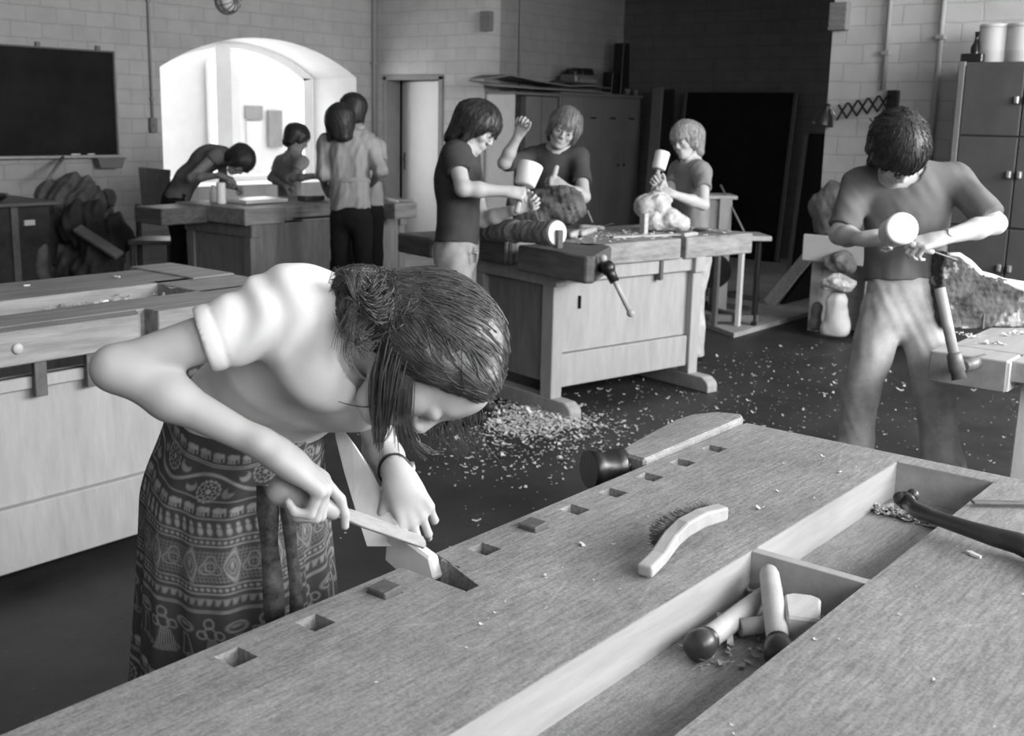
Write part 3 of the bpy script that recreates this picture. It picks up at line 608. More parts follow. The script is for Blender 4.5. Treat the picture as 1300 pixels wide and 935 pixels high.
def mesh_from(V, F, name, m, parent=None):
    off = np.array(WLOC.get(parent.name, (0, 0, 0))) if parent is not None else np.zeros(3)
    me = bpy.data.meshes.new(name); me.vertices.add(len(V)); me.vertices.foreach_set('co', (V - off).astype(np.float32).ravel())
    n = len(F); w = F.shape[1]; me.loops.add(n * w); me.loops.foreach_set('vertex_index', F.astype(np.int32).ravel())
    me.polygons.add(n); me.polygons.foreach_set('loop_start', np.arange(0, n * w, w, dtype=np.int32)); me.polygons.foreach_set('loop_total', np.full(n, w, np.int32))
    me.polygons.foreach_set('use_smooth', np.ones(n, bool)); me.update(calc_edges=True); me.validate(); me.materials.append(m)
    o = bpy.data.objects.new(name, me); COL.objects.link(o)
    if parent is not None: o.parent = parent; WLOC[o.name] = tuple(off)
    return o
def ph(seed): return np.random.default_rng(seed).uniform(-1, 1, (10, 3)), np.random.default_rng(seed + 1).uniform(0, 6.28, 10)
def lumps(seed, freq, amp, oct=5):
    w, p = ph(seed)
    def fn(X, Y, Z):
        o = 0; f, a = freq, amp
        for i in range(oct):
            o = o + a * np.sin(f * (w[2 * i % 10][0] * X + w[2 * i % 10][1] * Y + w[2 * i % 10][2] * Z) + p[i]) * np.cos(f * (w[(2 * i + 1) % 10][0] * X + w[(2 * i + 1) % 10][1] * Y + w[(2 * i + 1) % 10][2] * Z) + p[9 - i]); f *= 1.7; a *= 0.62
        return o
    return fn
# ------------------------------------------------------------------ anatomy
def frame3(fwd, up):
    f = unit(fwd); u = unit(np.asarray(up) - np.dot(up, f) * f); r = np.cross(f, u); return r, f, u
def add_head(F, c, fwd, up, s=1.0, neck=None, smile=False, lids=False):
    r, f, u = frame3(fwd, up); L = lambda x, y, z: np.asarray(c) + s * (r * x + f * y + u * z); ax = (r, f, u)
    F.ell(L(0, -.012, .030), ax, (.074 * s, .096 * s, .088 * s), 0)
    F.cap(L(0, .030, -.010), L(0, .052, -.078), .060 * s, .030 * s, .03 * s)
    for q in (-1, 1):
        F.cap(L(.045 * q, .005, -.045), L(.018 * q, .055, -.088), .026 * s, .020 * s, .025 * s)
        F.ell(L(.036 * q, .062, -.022), ax, (.024 * s, .022 * s, .022 * s), .02 * s)
    F.cap(L(-.030, .078, .026), L(.030, .078, .026), .016 * s, None, .016 * s)
    F.ell(L(0, .062, .055), ax, (.055 * s, .030 * s, .035 * s), .03 * s)
    for q in (-1, 1): F.ell(L(.031 * q, .101, .006), ax, (.017 * s, .014 * s, .011 * s), .012 * s, carve=True); F.ell(L(.031 * q, .080, .004), ax, (.015 * s, .013 * s, .013 * s), .004 * s)
    if lids:
        for q in (-1, 1): F.ell(L(.031 * q, .087, .004), ax, (.016 * s, .012 * s, .011 * s), .006 * s)
    F.cap(L(0, .086, .018), L(0, .104, -.020), .008 * s, .0105 * s, .010 * s)
    for q in (-1, 1): F.ell(L(.011 * q, .099, -.026), ax, (.009 * s, .010 * s, .007 * s), .006 * s)
    F.ell(L(0, .070, -.055), ax, (.030 * s, .026 * s, .022 * s), .015 * s)
    F.cap(L(-.018, .088, -.049), L(.018, .088, -.049), .0065 * s, None, .006 * s); F.cap(L(-.015, .088, -.061), L(.015, .088, -.061), .007 * s, None, .006 * s)
    if smile: F.cap(L(-.024, .094, -.052), L(.024, .094, -.052), .0065 * s, None, .003 * s, carve=True)
    else: F.cap(L(-.022, .099, -.055), L(.022, .099, -.055), .0035 * s, None, .004 * s, carve=True)
    F.ell(L(0, .076, -.088), ax, (.020 * s, .016 * s, .016 * s), .015 * s)
    for q in (-1, 1):
        e = unit(r * q * .35 - f * .25 + u * 0); F.ell(L(.074 * q, -.008, -.004), (unit(r * q * .9 + f * .4), unit(f * .95 - r * q * .4), u), (.009 * s, .020 * s, .031 * s), .008 * s)
    if neck is not None: F.cap(L(0, -.028, -.045), neck, .052 * s, .056 * s, .03 * s)
    return L
def comb(G, V, T, n, rr, r0=.0005, r1=.0010, off=.0008, front=None, steps=9, stop=.12):
    """strands laid over a hair surface, each running from a point of it towards T"""
    gx = np.gradient(G.d, G.h); cur = []
    pick = rr.choice(len(V), n, replace=False)
    def at(p):
        i = tuple(np.clip(np.rint((p - G.lo) / G.h).astype(int), 0, G.n - 1)); return G.d[i], np.array([q[i] for q in gx])
    for k in pick:
        a = V[k]; L_ = np.linalg.norm(T - a); pts = []; w = rr.normal(0, .004, 3); o = off + rr.uniform(0, .0016)
        for t in np.linspace(0, 1 - stop, steps):
            p = a * (1 - t) + T * t + w * math.sin(math.pi * t)
            for _ in range(4):
                d, g_ = at(p); gl = np.linalg.norm(g_)
                if gl > 1e-3: p = p - g_ / gl ** 2 * np.clip(d - o, -.02, .02)
            pts.append(p)
        pts = [pts[0]] + [(pts[i - 1] + pts[i] * 2 + pts[i + 1]) / 4 for i in range(1, len(pts) - 1)] + [pts[-1]]
        if max(np.linalg.norm(pts[i + 1] - pts[i]) for i in range(len(pts) - 1)) < .06: cur.append((pts, rr.uniform(r0, r1), r0))
    return cur
def skull_hair(F, c, fwd, up, s=1.0, t=.014, low=-.055, fringe=.035, back=-.10, side=.02, seed=1, streak=.0035, full=1.0, ear=True):
    """close cap of hair: an offset cranium that falls to the ears, nape and fringe, parted open over the face"""
    r, f, u = frame3(fwd, up); C = np.asarray(c, float); L = lambda x, y, z: C + s * (r * x + f * y + u * z); ax = (r, f, u)
    F.ell(L(0, -.014, .032), ax, ((.077 + t) * s, (.099 + t) * s, (.090 + t) * s), 0)
    for q in (-1, 1): F.cap(L(.060 * q, .010, .02), L((.068 + t * .6) * q * full, .0 + side * .5, low), (.030 + t * .5) * s, .016 * s, .03 * s)
    F.cap(L(0, -.065, .02), L(0, -.075, back), (.060 + t) * s, .040 * s, .04 * s); 
    for q in (-1, 1): F.cap(L(.035 * q, -.055, .02), L(.045 * q, -.055, back + .01), (.045 + t) * s, .030 * s, .03 * s)
    def cut(X, Y, Z):
        x = ((X - C[0]) * r[0] + (Y - C[1]) * r[1] + (Z - C[2]) * r[2]) / s; y = ((X - C[0]) * f[0] + (Y - C[1]) * f[1] + (Z - C[2]) * f[2]) / s; z = ((X - C[0]) * u[0] + (Y - C[1]) * u[1] + (Z - C[2]) * u[2]) / s
        return x, y, z
    # the open face
    sl, X, Y, Z = F.win(C, C, .3 * s); x, y, z = cut(X, Y, Z)
    w = .062 + .0 * z; e = np.maximum(np.maximum(np.abs(x) - w + np.maximum(0, (z + .0) * .12), z - fringe + 0.006 * np.sin(x * 160 + seed) + .004 * np.sin(x * 390 + 2 * seed)), -(y - side)); F.carve(sl, (e * s).astype(np.float32), .006 * s)
    e2 = (low * 1.6 - z) * s; 
    def st(X, Y, Z):
        x, y, z = cut(X, Y, Z); a = np.arctan2(y + .02, x); rad = np.sqrt(x * x + (y + .02) ** 2); cr = np.arctan2(rad, z - .0)
        return streak * s * (np.sin(a * 23 + 3 * np.sin(cr * 3 + seed)) * .5 + .5 * np.sin(a * 51 + seed + 2 * np.sin(cr * 5)) + .4 * np.sin(a * 97 + 2 * seed)) * np.clip(cr * 1.2, 0.1, 1)
    F.disp(st, .03); return L
def add_hand(F, w, fd, pn, ts, curl=(20, 25, 20), s=1.0, spread=4, thumb=(35, 20, 15, 20), per=None, flat=1.0):
    """hand from the wrist: fd towards the knuckles, pn out of the palm, ts = +1/-1 which side the thumb leaves"""
    f = unit(fd); n = unit(np.asarray(pn) - np.dot(pn, f) * f); sd = unit(np.cross(n, f)) * ts; w = np.asarray(w, float); tips = []
    pw = [(-.030, .078, .0085), (-.010, .088, .0090), (.011, .091, .0092), (.031, .086, .0088)]   # little .. index, seen from the thumb side
    for i, (o, l, r) in enumerate(pw): F.cap(w + f * .012 * s + sd * o * .62 * s, w + f * l * s + sd * o * s, .0135 * s, .0115 * s, .012 * s)
    F.cap(w - f * .015 * s, w + f * .03 * s, .024 * s, .027 * s, .02 * s, sq=(n, 1.35))
    F.cap(w + f * .02 * s + sd * .018 * s + n * .008 * s, w + f * .05 * s + sd * .026 * s + n * .012 * s, .016 * s, .014 * s, .014 * s)
    ln = [(.036, .021, .017), (.043, .026, .019), (.047, .029, .020), (.042, .025, .019)]
    for i, (o, l, r) in enumerate(pw):
        c = curl if per is None or per[i] is None else per[i]; a = 0.0; p = w + f * l * s + sd * o * s; spr = math.radians(spread * (i - 1.4))
        base = unit(f * math.cos(spr) + sd * math.sin(spr)); rr = r * s
        for j in range(3):
            a += math.radians(c[j]); d = base * math.cos(a) + n * math.sin(a); q = p + d * ln[i][j] * s; F.cap(p, q, rr, rr * .90, .0035 * s); p = q; rr *= .90
        tips.append(p)
    p = w + f * .022 * s + sd * .026 * s + n * .010 * s; a0, a1, a2, a3 = [math.radians(q) for q in thumb]
    d = unit(f * math.cos(a0) + sd * math.sin(a0) + n * math.sin(a1)); q = p + d * .040 * s; F.cap(p, q, .0135 * s, .0105 * s, .008 * s)
    d2 = unit(d * math.cos(a2) + n * math.sin(a2) - sd * math.sin(a3) * .6); q2 = q + d2 * .030 * s; F.cap(q, q2, .0102 * s, .0095 * s, .003 * s)
    d3 = unit(d2 * math.cos(a2) + n * math.sin(a2) * .8 - sd * math.sin(a3) * .4); q3 = q2 + d3 * .024 * s; F.cap(q2, q3, .0095 * s, .0078 * s, .003 * s); tips.append(q3)
    return tips
def add_arm(F, S, E, W, s=1.0, k=.03, rS=.048, rE=.037, rW=.024):
    S, E, W = [np.asarray(q, float) for q in (S, E, W)]
    F.cap(S, E, rS * s, rE * s, k); F.cap(E, E + (W - E) * .35, rE * s, (rE + .001) * s, .02); F.cap(E + (W - E) * .35, W, (rE + .001) * s, rW * s, .02)
def add_leg(F, Hp, K, A, s=1.0, toe=None):
    Hp, K, A = [np.asarray(q, float) for q in (Hp, K, A)]
    F.cap(Hp, K, .080 * s, .053 * s, .04); F.cap(K, K + (A - K) * .35, .053 * s, .055 * s, .03); F.cap(K + (A - K) * .35, A, .055 * s, .036 * s, .03)
    if toe is not None: t = np.asarray(toe, float); F.cap(A + (0, 0, -.03), t, .036 * s, .026 * s, .03)
def add_torso(F, pel, wst, chs, nck, RS, LS, fwd, s=1.0, bust=False, g=0.0):
    """trunk from the pelvis to the neck, wider than deep"""
    pel, wst, chs, nck, RS, LS = [np.asarray(q, float) for q in (pel, wst, chs, nck, RS, LS)]
    f = unit(fwd); sh = unit(LS - RS); n = lambda a, b: unit(np.cross(b - a, sh))
    F.cap(pel, wst, (.145 + g) * s, (.120 + g) * s, .05, sq=(n(pel, wst), 1.40)); F.cap(wst, chs, (.120 + g) * s, (.145 + g) * s, .05, sq=(n(wst, chs), 1.38))
    F.cap(RS + (LS - RS) * .12, RS + (LS - RS) * .88, (.056 + g) * s, None, .06); F.cap(chs, (RS + LS) / 2, (.120 + g) * s, (.08 + g) * s, .05, sq=(n(chs, nck + (nck - chs) * .01), 1.3))
    F.cap((RS + LS) / 2, nck, (.062 + g) * s, (.054 + g) * s, .05)
    for p in (RS, LS): F.cap(p, nck + (p - nck) * .35, (.042 + g) * s, (.045 + g) * s, .04)
def strands(name, m, parent, curves, n=6, mb=None):
    k = mb or MB()
    for pts, r0, r1 in curves:
        pts = [np.asarray(p, float) for p in pts]; Q = []
        for i in range(len(pts) - 1):                                  # Catmull-Rom through the points
            p0 = pts[max(i - 1, 0)]; p1, p2 = pts[i], pts[i + 1]; p3 = pts[min(i + 2, len(pts) - 1)]
            for t in np.linspace(0, 1, 6, endpoint=False): Q.append(.5 * ((2 * p1) + (p2 - p0) * t + (2 * p0 - 5 * p1 + 4 * p2 - p3) * t * t + (3 * p1 - p0 - 3 * p2 + p3) * t ** 3))
        Q.append(pts[-1]); k.tube(Q, [r0 + (r1 - r0) * i / (len(Q) - 1) for i in range(len(Q))], n)
    return k.build(name, m, parent) if mb is None else k
def eyes(L, s, par, fwd, up, look=(0, 1, -.3), closed=False):
    r, f, u = frame3(fwd, up)
    for q in (-1, 1):
        k = MB(); c = L(.031 * q, .0835, .005); k.ball(c - f * .001, .0098 * s, 12); e = k.build('eye', M['eyewhite'], par)
        d = unit(r * look[0] + f * look[1] + u * look[2]); k = MB(); k.ball(c + d * .0075 * s, .0058 * s, 10); k.build('iris', M['irism'], e)
def brows(L, s, par, m):
    for q in (-1, 1):
        MB().tube([L(.014 * q, .0945, .026), L(.030 * q, .092, .031), L(.046 * q, .082, .026)], [.0035 * s, .004 * s, .002 * s], 6).build('eyebrow', m, par)
def cloth_folds(seed, amp=.004, f=60):
    w, p = ph(seed)
    def fn(X, Y, Z):
        o = 0
        for i in range(4):
            d = w[i] / np.linalg.norm(w[i]); ph2 = f * (0.6 + .3 * i) * (d[0] * X + d[1] * Y + d[2] * Z * .55) + p[i] + 1.6 * np.sin(12 * (w[i + 4][0] * X + w[i + 4][1] * Y + w[i + 4][2] * Z) + p[i + 4])
            o = o + np.sin(ph2) ** 3
        return amp * .5 * (np.minimum(o, 1.2) - .5)
    return fn
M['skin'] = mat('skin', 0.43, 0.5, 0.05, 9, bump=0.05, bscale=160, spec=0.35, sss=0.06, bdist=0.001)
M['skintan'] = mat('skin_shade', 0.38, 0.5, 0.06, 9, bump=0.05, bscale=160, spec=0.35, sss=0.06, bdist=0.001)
M['eyewhite'] = mat('eye_white', 0.36, 0.35, 0.03, 9, bump=0); M['irism'] = mat('iris', 0.02, 0.2, 0.1, 9, bump=0)
M['hairdark'] = mat('dark_hair', 0.020, 0.50, 0.5, 60, (1, 1, 1), bump=0.5, bscale=240, spec=0.5, bdist=0.002)
M['hairbrown'] = mat('brown_hair', 0.05, 0.36, 0.5, 40, (1, 1, 1), bump=0.5, bscale=240, spec=0.6, bdist=0.002)
M['hairblond'] = mat('blond_hair', 0.26, 0.42, 0.35, 60, bump=0.5, bscale=220, spec=0.4, bdist=0.002)
M['hairfair'] = mat('fair_hair', 0.15, 0.42, 0.4, 60, bump=0.5, bscale=220, spec=0.4, bdist=0.002)
M['shirtgirl'] = mat('pale_knit', 0.74, 0.85, 0.04, 9, bump=0.12, bscale=300, spec=0.15, bdist=0.0008)
M['teedark'] = mat('dark_tee', 0.055, 0.9, 0.15, 9, bump=0.15, bscale=260, spec=0.15, bdist=0.001)
M['teegrey'] = mat('grey_tee', 0.14, 0.9, 0.12, 9, bump=0.15, bscale=260, spec=0.15, bdist=0.001)
M['teemid'] = mat('mid_grey_tee', 0.21, 0.9, 0.12, 9, bump=0.15, bscale=260, spec=0.15, bdist=0.001)
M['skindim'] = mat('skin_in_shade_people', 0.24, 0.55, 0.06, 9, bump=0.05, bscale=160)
M['shirtpale'] = mat('grey_shirt', 0.33, 0.9, 0.12, 9, bump=0.15, bscale=200, spec=0.15)
M['denim'] = mat('faded_denim', 0.42, 0.9, 0.35, 7, bump=0.3, bscale=200, spec=0.15, bdist=0.001)
M['denimpale'] = mat('pale_denim', 0.30, 0.9, 0.25, 9, bump=0.3, bscale=200, spec=0.15, bdist=0.001)
M['pantsdark'] = mat('dark_trousers', 0.012, 0.9, 0.2, 9, bump=0.2, bscale=150, spec=0.2)
M['shoe'] = mat('dark_shoe', 0.02, 0.5, 0.2, 9, bump=0.1)
def W3(t): return P(*t)
def figure(label, J, face, up, fwd, hs=1.0, h=.006, s=1.0, skin='skin', sleeve=.55, shirt='teegrey', trousers='denim', flare=.0, seed=1, hands=None, hair=None, smile=False, hem=.02, eyes_on=True, loose=.012, armr=1.0, shoes=True, legs=True, legr=1.0, collar=.0, folds=.006, hairmat='hairdark', eye_look=(0, 1, -.4), lids=False):
    J = {k: (np.asarray(v, float) if len(v) == 3 and not isinstance(v, tuple) else P(*v)) for k, v in J.items()}
    sh = unit(J['LS'] - J['RS']); base = np.array([J['pel'][0], J['pel'][1], 0.0])
    shf = unit(np.array([sh[0], sh[1], 0])); f2 = unit(np.asarray(fwd, float) * np.array([1, 1, 0]))
    for q, sg in (('R', -1), ('L', 1)):
        J.setdefault(q + 'H', J['pel'] + shf * sg * .085 * s - np.array([0, 0, .03]))
        J.setdefault(q + 'A', np.array([*(J[q + 'H'] + shf * sg * .03)[:2], .085])); J.setdefault(q + 'K', (J[q + 'H'] + J[q + 'A']) / 2 + f2 * .03 + np.array([0, 0, .02]))
        J.setdefault(q + 'T', J[q + 'A'] + f2 * .15 * s - np.array([0, 0, .05]))
    root = thing('person', label, 'person', base)
    pts = np.array(list(J.values())); lo = pts.min(0) - .20; hi = pts.max(0) + .20; lo[2] = max(lo[2], -.01)
    if not legs: lo[2] = J['pel'][2] - .25
    F = Field(lo, hi, h)
    L = add_head(F, J['head'], face, up, hs, J['nck'], smile, lids)
    add_torso(F, J['pel'], J['wst'], J['chs'], J['nck'], J['RS'], J['LS'], fwd, s)
    for q in 'RL': add_arm(F, J[q + 'S'], J[q + 'E'], J[q + 'W'], s * armr)
    if legs:
        for q in 'RL': add_leg(F, J[q + 'H'], J[q + 'K'], J[q + 'A'], s, J[q + 'T'])
    for q, hd in (hands or {}).items():
        hd = dict(hd); n = hd['pn']; f = hd['fd']; f_ = unit(f); n_ = unit(np.asarray(n) - np.dot(n, f_) * f_); ts = 1 if np.dot(np.cross(n_, f_), hd.pop('th')) > 0 else -1
        add_hand(F, J[q + 'W'], hd.pop('fd'), hd.pop('pn'), ts, **hd)
    F.build('body', M[skin], root)
    # shirt
    if shirt:
        G = Field(lo, hi, h); g_ = loose
        add_torso(G, J['pel'] + (J['wst'] - J['pel']) * .2, J['wst'], J['chs'], J['nck'], J['RS'], J['LS'], fwd, s, g=g_)
        w = unit(J['pel'] - J['wst']); G.planeloc(J['pel'] - w * hem, w, .34 * s)
        for q in 'RL':
            S, E, W = J[q + 'S'], J[q + 'E'], J[q + 'W']; t = sleeve[q] if isinstance(sleeve, dict) else sleeve; T_ = G.part(np.minimum.reduce([S, E, W]) - .14, np.maximum.reduce([S, E, W]) + .14)
            if t <= 1.0: c = S + (E - S) * t; T_.cap(S, c + (E - S) * .12, .054 * s + g_ * .5, (.053 - .010 * t) * s * armr + g_ * .6, .03); T_.planeloc(c, E - S, .3)
            else: T_.cap(S, E, .054 * s + g_ * .4, .042 * s + g_ * .4, .03); c = E + (W - E) * (t - 1); T_.cap(E, c + (W - E) * .1, .042 * s + g_ * .4, .033 * s + g_ * .4, .02); T_.planeloc(c, W - E, .10 * s)
            G.merge(T_, .03)
        ndir = unit(L(0, -.02, -.04) - J['nck']); G.planeloc(J['nck'] + ndir * (.022 + collar), ndir, .088 * s)
        if folds: G.disp(cloth_folds(seed, folds, 30))
        G.build('shirt', M[shirt], root)
    if trousers:
        G = Field(np.array([lo[0], lo[1], -.005]) if legs else lo, np.array([hi[0], hi[1], J['wst'][2] + .12]), h); u0 = J['pel'] + (J['wst'] - J['pel']) * .55
        n = unit(np.cross(J['wst'] - J['pel'], sh))
        G.cap(J['pel'], J['wst'], .150 * s, .128 * s, .05, sq=(n, 1.36))
        for q in 'RL':
            Hp, K, A = J[q + 'H'], J[q + 'K'], J[q + 'A']
            if legs: G.cap(Hp, K, .090 * s * legr, .068 * s * legr, .03); G.cap(K, A + np.array([0, 0, -.03]), .068 * s * legr, (.062 + flare) * s * legr, .03)
            else: G.cap(Hp, Hp + (K - Hp) * .6, .090 * s, .075 * s, .03)
        G.planeloc(u0, J['wst'] - J['pel'], .3 * s)
        if legs:
            for q in 'RL': G.planeloc(J[q + 'A'] + np.array([0, 0, -.045]), (0, 0, -1), .17)
        G.disp(cloth_folds(seed + 9, .008, 24)); G.build('trousers', M[trousers], root)
    if shoes and legs:
        for q in 'RL':
            A, T = J[q + 'A'], J[q + 'T']; c = np.array([A[0], A[1], 0]); d = unit((T - A) * np.array([1, 1, 0]))
            G = Field(np.minimum(A, T) - .1, np.maximum(A, T) + .12, max(h, .005)); G.cap(c + (0, 0, .045) - d * .03, c + (0, 0, .04) + d * .16 * s, .045 * s, .036 * s, .02); G.cap(c + (0, 0, .05) - d * .01, c + (0, 0, .11), .045 * s, .04 * s, .03); G.planeloc((c[0], c[1], 0.004), (0, 0, -1), .4); G.build('shoe', M['shoe'], root)
    if eyes_on: eyes(L, hs, root, face, up, eye_look)
    if hair: hair(root, L, J)
    return root, J, L
def cap_hair(face, up, hs, m, h=.005, extra=None, strands=0, **kw):
    def fn(root, L, J):
        c = J['head']; G = Field(np.asarray(c) - .2 * hs, np.asarray(c) + .2 * hs, h); skull_hair(G, c, face, up, hs, **kw)
        if extra: extra(G, L)
        o = G.build('hair', M[m], root)
        if strands:
            r, f, u = frame3(face, up); Vh, _ = G.mesh(); cur = []; rr = np.random.default_rng(8); gr = np.gradient(G.d, G.h); ct = np.asarray(c) + u * .115 * hs - f * .055 * hs; k = MB()
            pick = rr.choice(len(Vh), strands, replace=False)
            for i in pick:                                             # strands fall away from the crown
                p = Vh[i].copy(); pts = []; d0 = unit(p - ct + rr.normal(0, .012, 3))
                for st in range(6):
                    ix = tuple(np.clip(np.rint((p - G.lo) / G.h).astype(int), 0, G.n - 1)); n_ = np.array([q[ix] for q in gr]); gl = np.linalg.norm(n_)
                    if gl > 1e-3: p = p - n_ / gl ** 2 * np.clip(G.d[ix] - .001, -.01, .01); n_ = n_ / gl
                    pts.append(p.copy()); d = unit(d0 - d0.dot(n_) * n_); p = p + d * .010
                k.tube(pts, [.0013, .0013, .0012, .0011, .0009, .0005], 4, caps=False)
            k.build('hair_strands', M[m], o)
    return fn
# ================================================================== the girl filing at the near bench
GF = D(.46, 0, -.88)                                       # which way she leans
gface = D(.13, .985, -.10); gup = D(.975, -.17, .05)
GJ = dict(pel=(300, 622, 1.95), wst=(316, 530, 1.88), chs=(398, 452, 1.75), nck=(452, 408, 1.64), head=(540, 456, 1.60), RS=(368, 394, 1.56), RE=(146, 468, 1.50), RW=(347, 573, 1.52),
          LS=(470, 476, 1.84), LE=(483, 572, 2.0), LW=(505, 604, 1.84))
ghands = dict(R=dict(fd=D(.74, .60, .30), pn=D(-.45, .80, .10), th=D(.2, -.2, .9), curl=(62, 75, 45), per=[(72, 80, 50), (68, 80, 50), (60, 78, 50), (14, 22, 14)], spread=2, thumb=(15, 35, 20, 20), s=1.0),
              L=dict(fd=D(.42, .90, -.12), pn=D(-.25, .1, .95), th=D(-1, .2, 0), curl=(18, 24, 16), per=[(40, 45, 30), (34, 40, 25), (16, 22, 16), (12, 16, 10)], spread=4, thumb=(42, 12, 12, 10), s=.88))
def girl_hair(root, L, J):
    c = J['head']; hs = .93; r, f, u = frame3(gface, gup)
    G = Field(np.asarray(c) - .24, np.asarray(c) + .22, .0035)
    G.ell(L(0, -.016, .032), (r, f, u), (.088 * hs, .110 * hs, .100 * hs), 0)
    for q in (-1, 1):
        G.cap(L(.055 * q, .045, .075), L(.070 * q, -.02, -.01), .034 * hs, .032 * hs, .03); G.cap(L(.066 * q, .02, .02), L(.055 * q, -.06, -.055), .028 * hs, .030 * hs, .03)
    G.cap(L(0, -.075, .0), L(.01, -.095, -.09), .062 * hs, .050, .04); G.cap(L(.01, -.095, -.09), P(462, 388, 1.56), .048, .040, .03)
    C = np.asarray(c)
    sl, X, Y, Z = G.win(C, C, .3); x, y, z = [((X - C[0]) * e[0] + (Y - C[1]) * e[1] + (Z - C[2]) * e[2]) / hs for e in (r, f, u)]
    hl = .030 + np.clip(z + .02, 0, .2) * .52 + .0 * x                                   # hairline runs from the ear to the brow
    e = np.maximum(np.maximum(hl - y, np.abs(x) - .14), z - .092); G.carve(sl, (e * hs).astype(np.float32), .008)
    T = L(.015, -.105, -.075)
    def st(X, Y, Z):
        dx, dy, dz = [(X - T[0]) * e[0] + (Y - T[1]) * e[1] + (Z - T[2]) * e[2] for e in (r, f, u)]; a = np.arctan2(dx, np.sqrt(dz * dz + 1e-6)); b = np.arctan2(dy, np.sqrt(dz * dz + 1e-6))
        R = np.sqrt(dx * dx + dy * dy + dz * dz); return .0009 * (np.sin(a * 26 + b * 8 + 3 * np.sin(R * 20)) * .6 + .5 * np.sin(a * 61 - b * 22 + 2 * np.sin(R * 33)) + .35 * np.sin(a * 120 + b * 60)) * np.clip(R * 9, .2, 1)
    G.disp(st, .03); hair = G.build('hair', M['hairbrown'], root)
    rr = np.random.default_rng(5); cur = []
    Vh, _ = G.mesh(); cur += comb(G, Vh, L(.015, -.100, -.072), 2300, rr, stop=.22)
    # the dark lock that falls beside the cheek
    for i in range(150):
        o = rr.normal(0, 1, 3); a = P(503 + 9 * o[0], 430 + 8 * o[1], 1.535 + .010 * o[2]); t = rr.uniform(0, 1)
        cur.append(([a, P(497 + 9 * o[0] - 6 * t, 468 + 6 * o[1], 1.53 + .008 * o[2]), P(491 + 8 * o[0] - 4 * t, 508, 1.54 + .008 * o[2]), P(482 + 5 * o[0] + 4 * t, 540 + 5 * o[1], 1.55), P(479 + 3 * o[0] + 5 * t, 562 + 7 * o[2], 1.555)], .0013, .0003))
    for i in range(60):
        o = rr.normal(0, 1, 3)
        cur.append(([P(512 + 5 * o[0], 438 + 6 * o[1], 1.53), P(513 + 5 * o[0], 472, 1.525), P(509 + 6 * o[0], 508 + 5 * o[1], 1.53), P(508 + 6 * o[0], 536, 1.54), P(513 + 9 * o[0], 556 + 8 * o[1], 1.55)], .0010, .0003))
    for i in range(9):
        o = rr.normal(0, 1, 3); cur.append(([P(517 + 3 * o[0], 530, 1.54), P(524 + 4 * o[0], 556, 1.55), P(540 + 8 * o[0], 572 + 4 * o[1], 1.56), P(556 + 12 * o[0], 577 + 5 * o[2], 1.57)], .0012, .0003))
    # gathered hair at the nape and the wisps over her back
    for i in range(170):
        o = rr.normal(0, 1, 3); a = L(.012 + .02 * o[0], -.095 + .015 * o[1], -.06 + .01 * o[2])
        cur.append(([a, P(478 + 9 * o[0], 384 + 13 * o[1], 1.505 + .008 * o[2]), P(458 + 6 * o[2], 388 + 14 * o[0], 1.50), P(449 + 6 * o[1], 412 + 12 * o[0], 1.50), P(464 + 7 * o[0], 436 + 9 * o[2], 1.51)], .0011, .0004))
    for i in range(80):
        o = rr.normal(0, 1, 3)
        cur.append(([P(480 + 8 * o[0], 385 + 8 * o[1], 1.53), P(462 + 5 * o[1], 366 + 6 * o[2], 1.51), P(446 + 6 * o[0], 354 + 5 * o[1], 1.505), P(432 + 5 * o[2], 352 + 6 * o[0], 1.515), P(425 + 4 * o[0], 366 + 7 * o[1], 1.53)], .0010, .0004))
    for tx, ty, mx, my in ((426, 398, 436, 420), (428, 430, 436, 380), (436, 452, 440, 402), (448, 470, 438, 440), (470, 486, 446, 462), (424, 372, 438, 350), (432, 340, 446, 352), (452, 336, 458, 352), (424, 444, 432, 412)):
        [cur.append(([P(476 + 3 * q, 392 + 4 * q, 1.50), P(454 + 2 * q, 386 + 3 * q, 1.495), P(mx + 2 * q, my - 2 * q, 1.495), P(tx + 3 * q, ty + 2 * q, 1.51)], .0011, .0003)) for q in (-1.2, 0, 1)]
    cur.append(([P(486, 500, 1.54), P(470, 516, 1.55), P(448, 515, 1.56), P(430, 510, 1.57)], .0014, .0005))
    # the far side of her hair hanging below the face
    for i in range(70):
        o = rr.normal(0, 1, 3); x = rr.uniform(546, 606)
        cur.append(([P(x, 500, 1.72), P(x + 3 * o[0], 528, 1.735), P(x + 5 * o[1], 552, 1.74), P(x + 9 * o[0] + 3, 574 + 10 * o[1], 1.745)], .0008, .0003))
    strands('hair_strands', M['hairbrown'], hair, cur, 5)
girl, GJ, GL = figure('girl in a pale short-sleeved top and patterned wrap skirt filing wood at the near bench', GJ, gface, gup, GF, hs=.93, h=.0038, s=.92, sleeve=.50, shirt=None, trousers=None, hands=ghands, hair=girl_hair, eyes_on=False, armr=.84, shoes=True, lids=True)
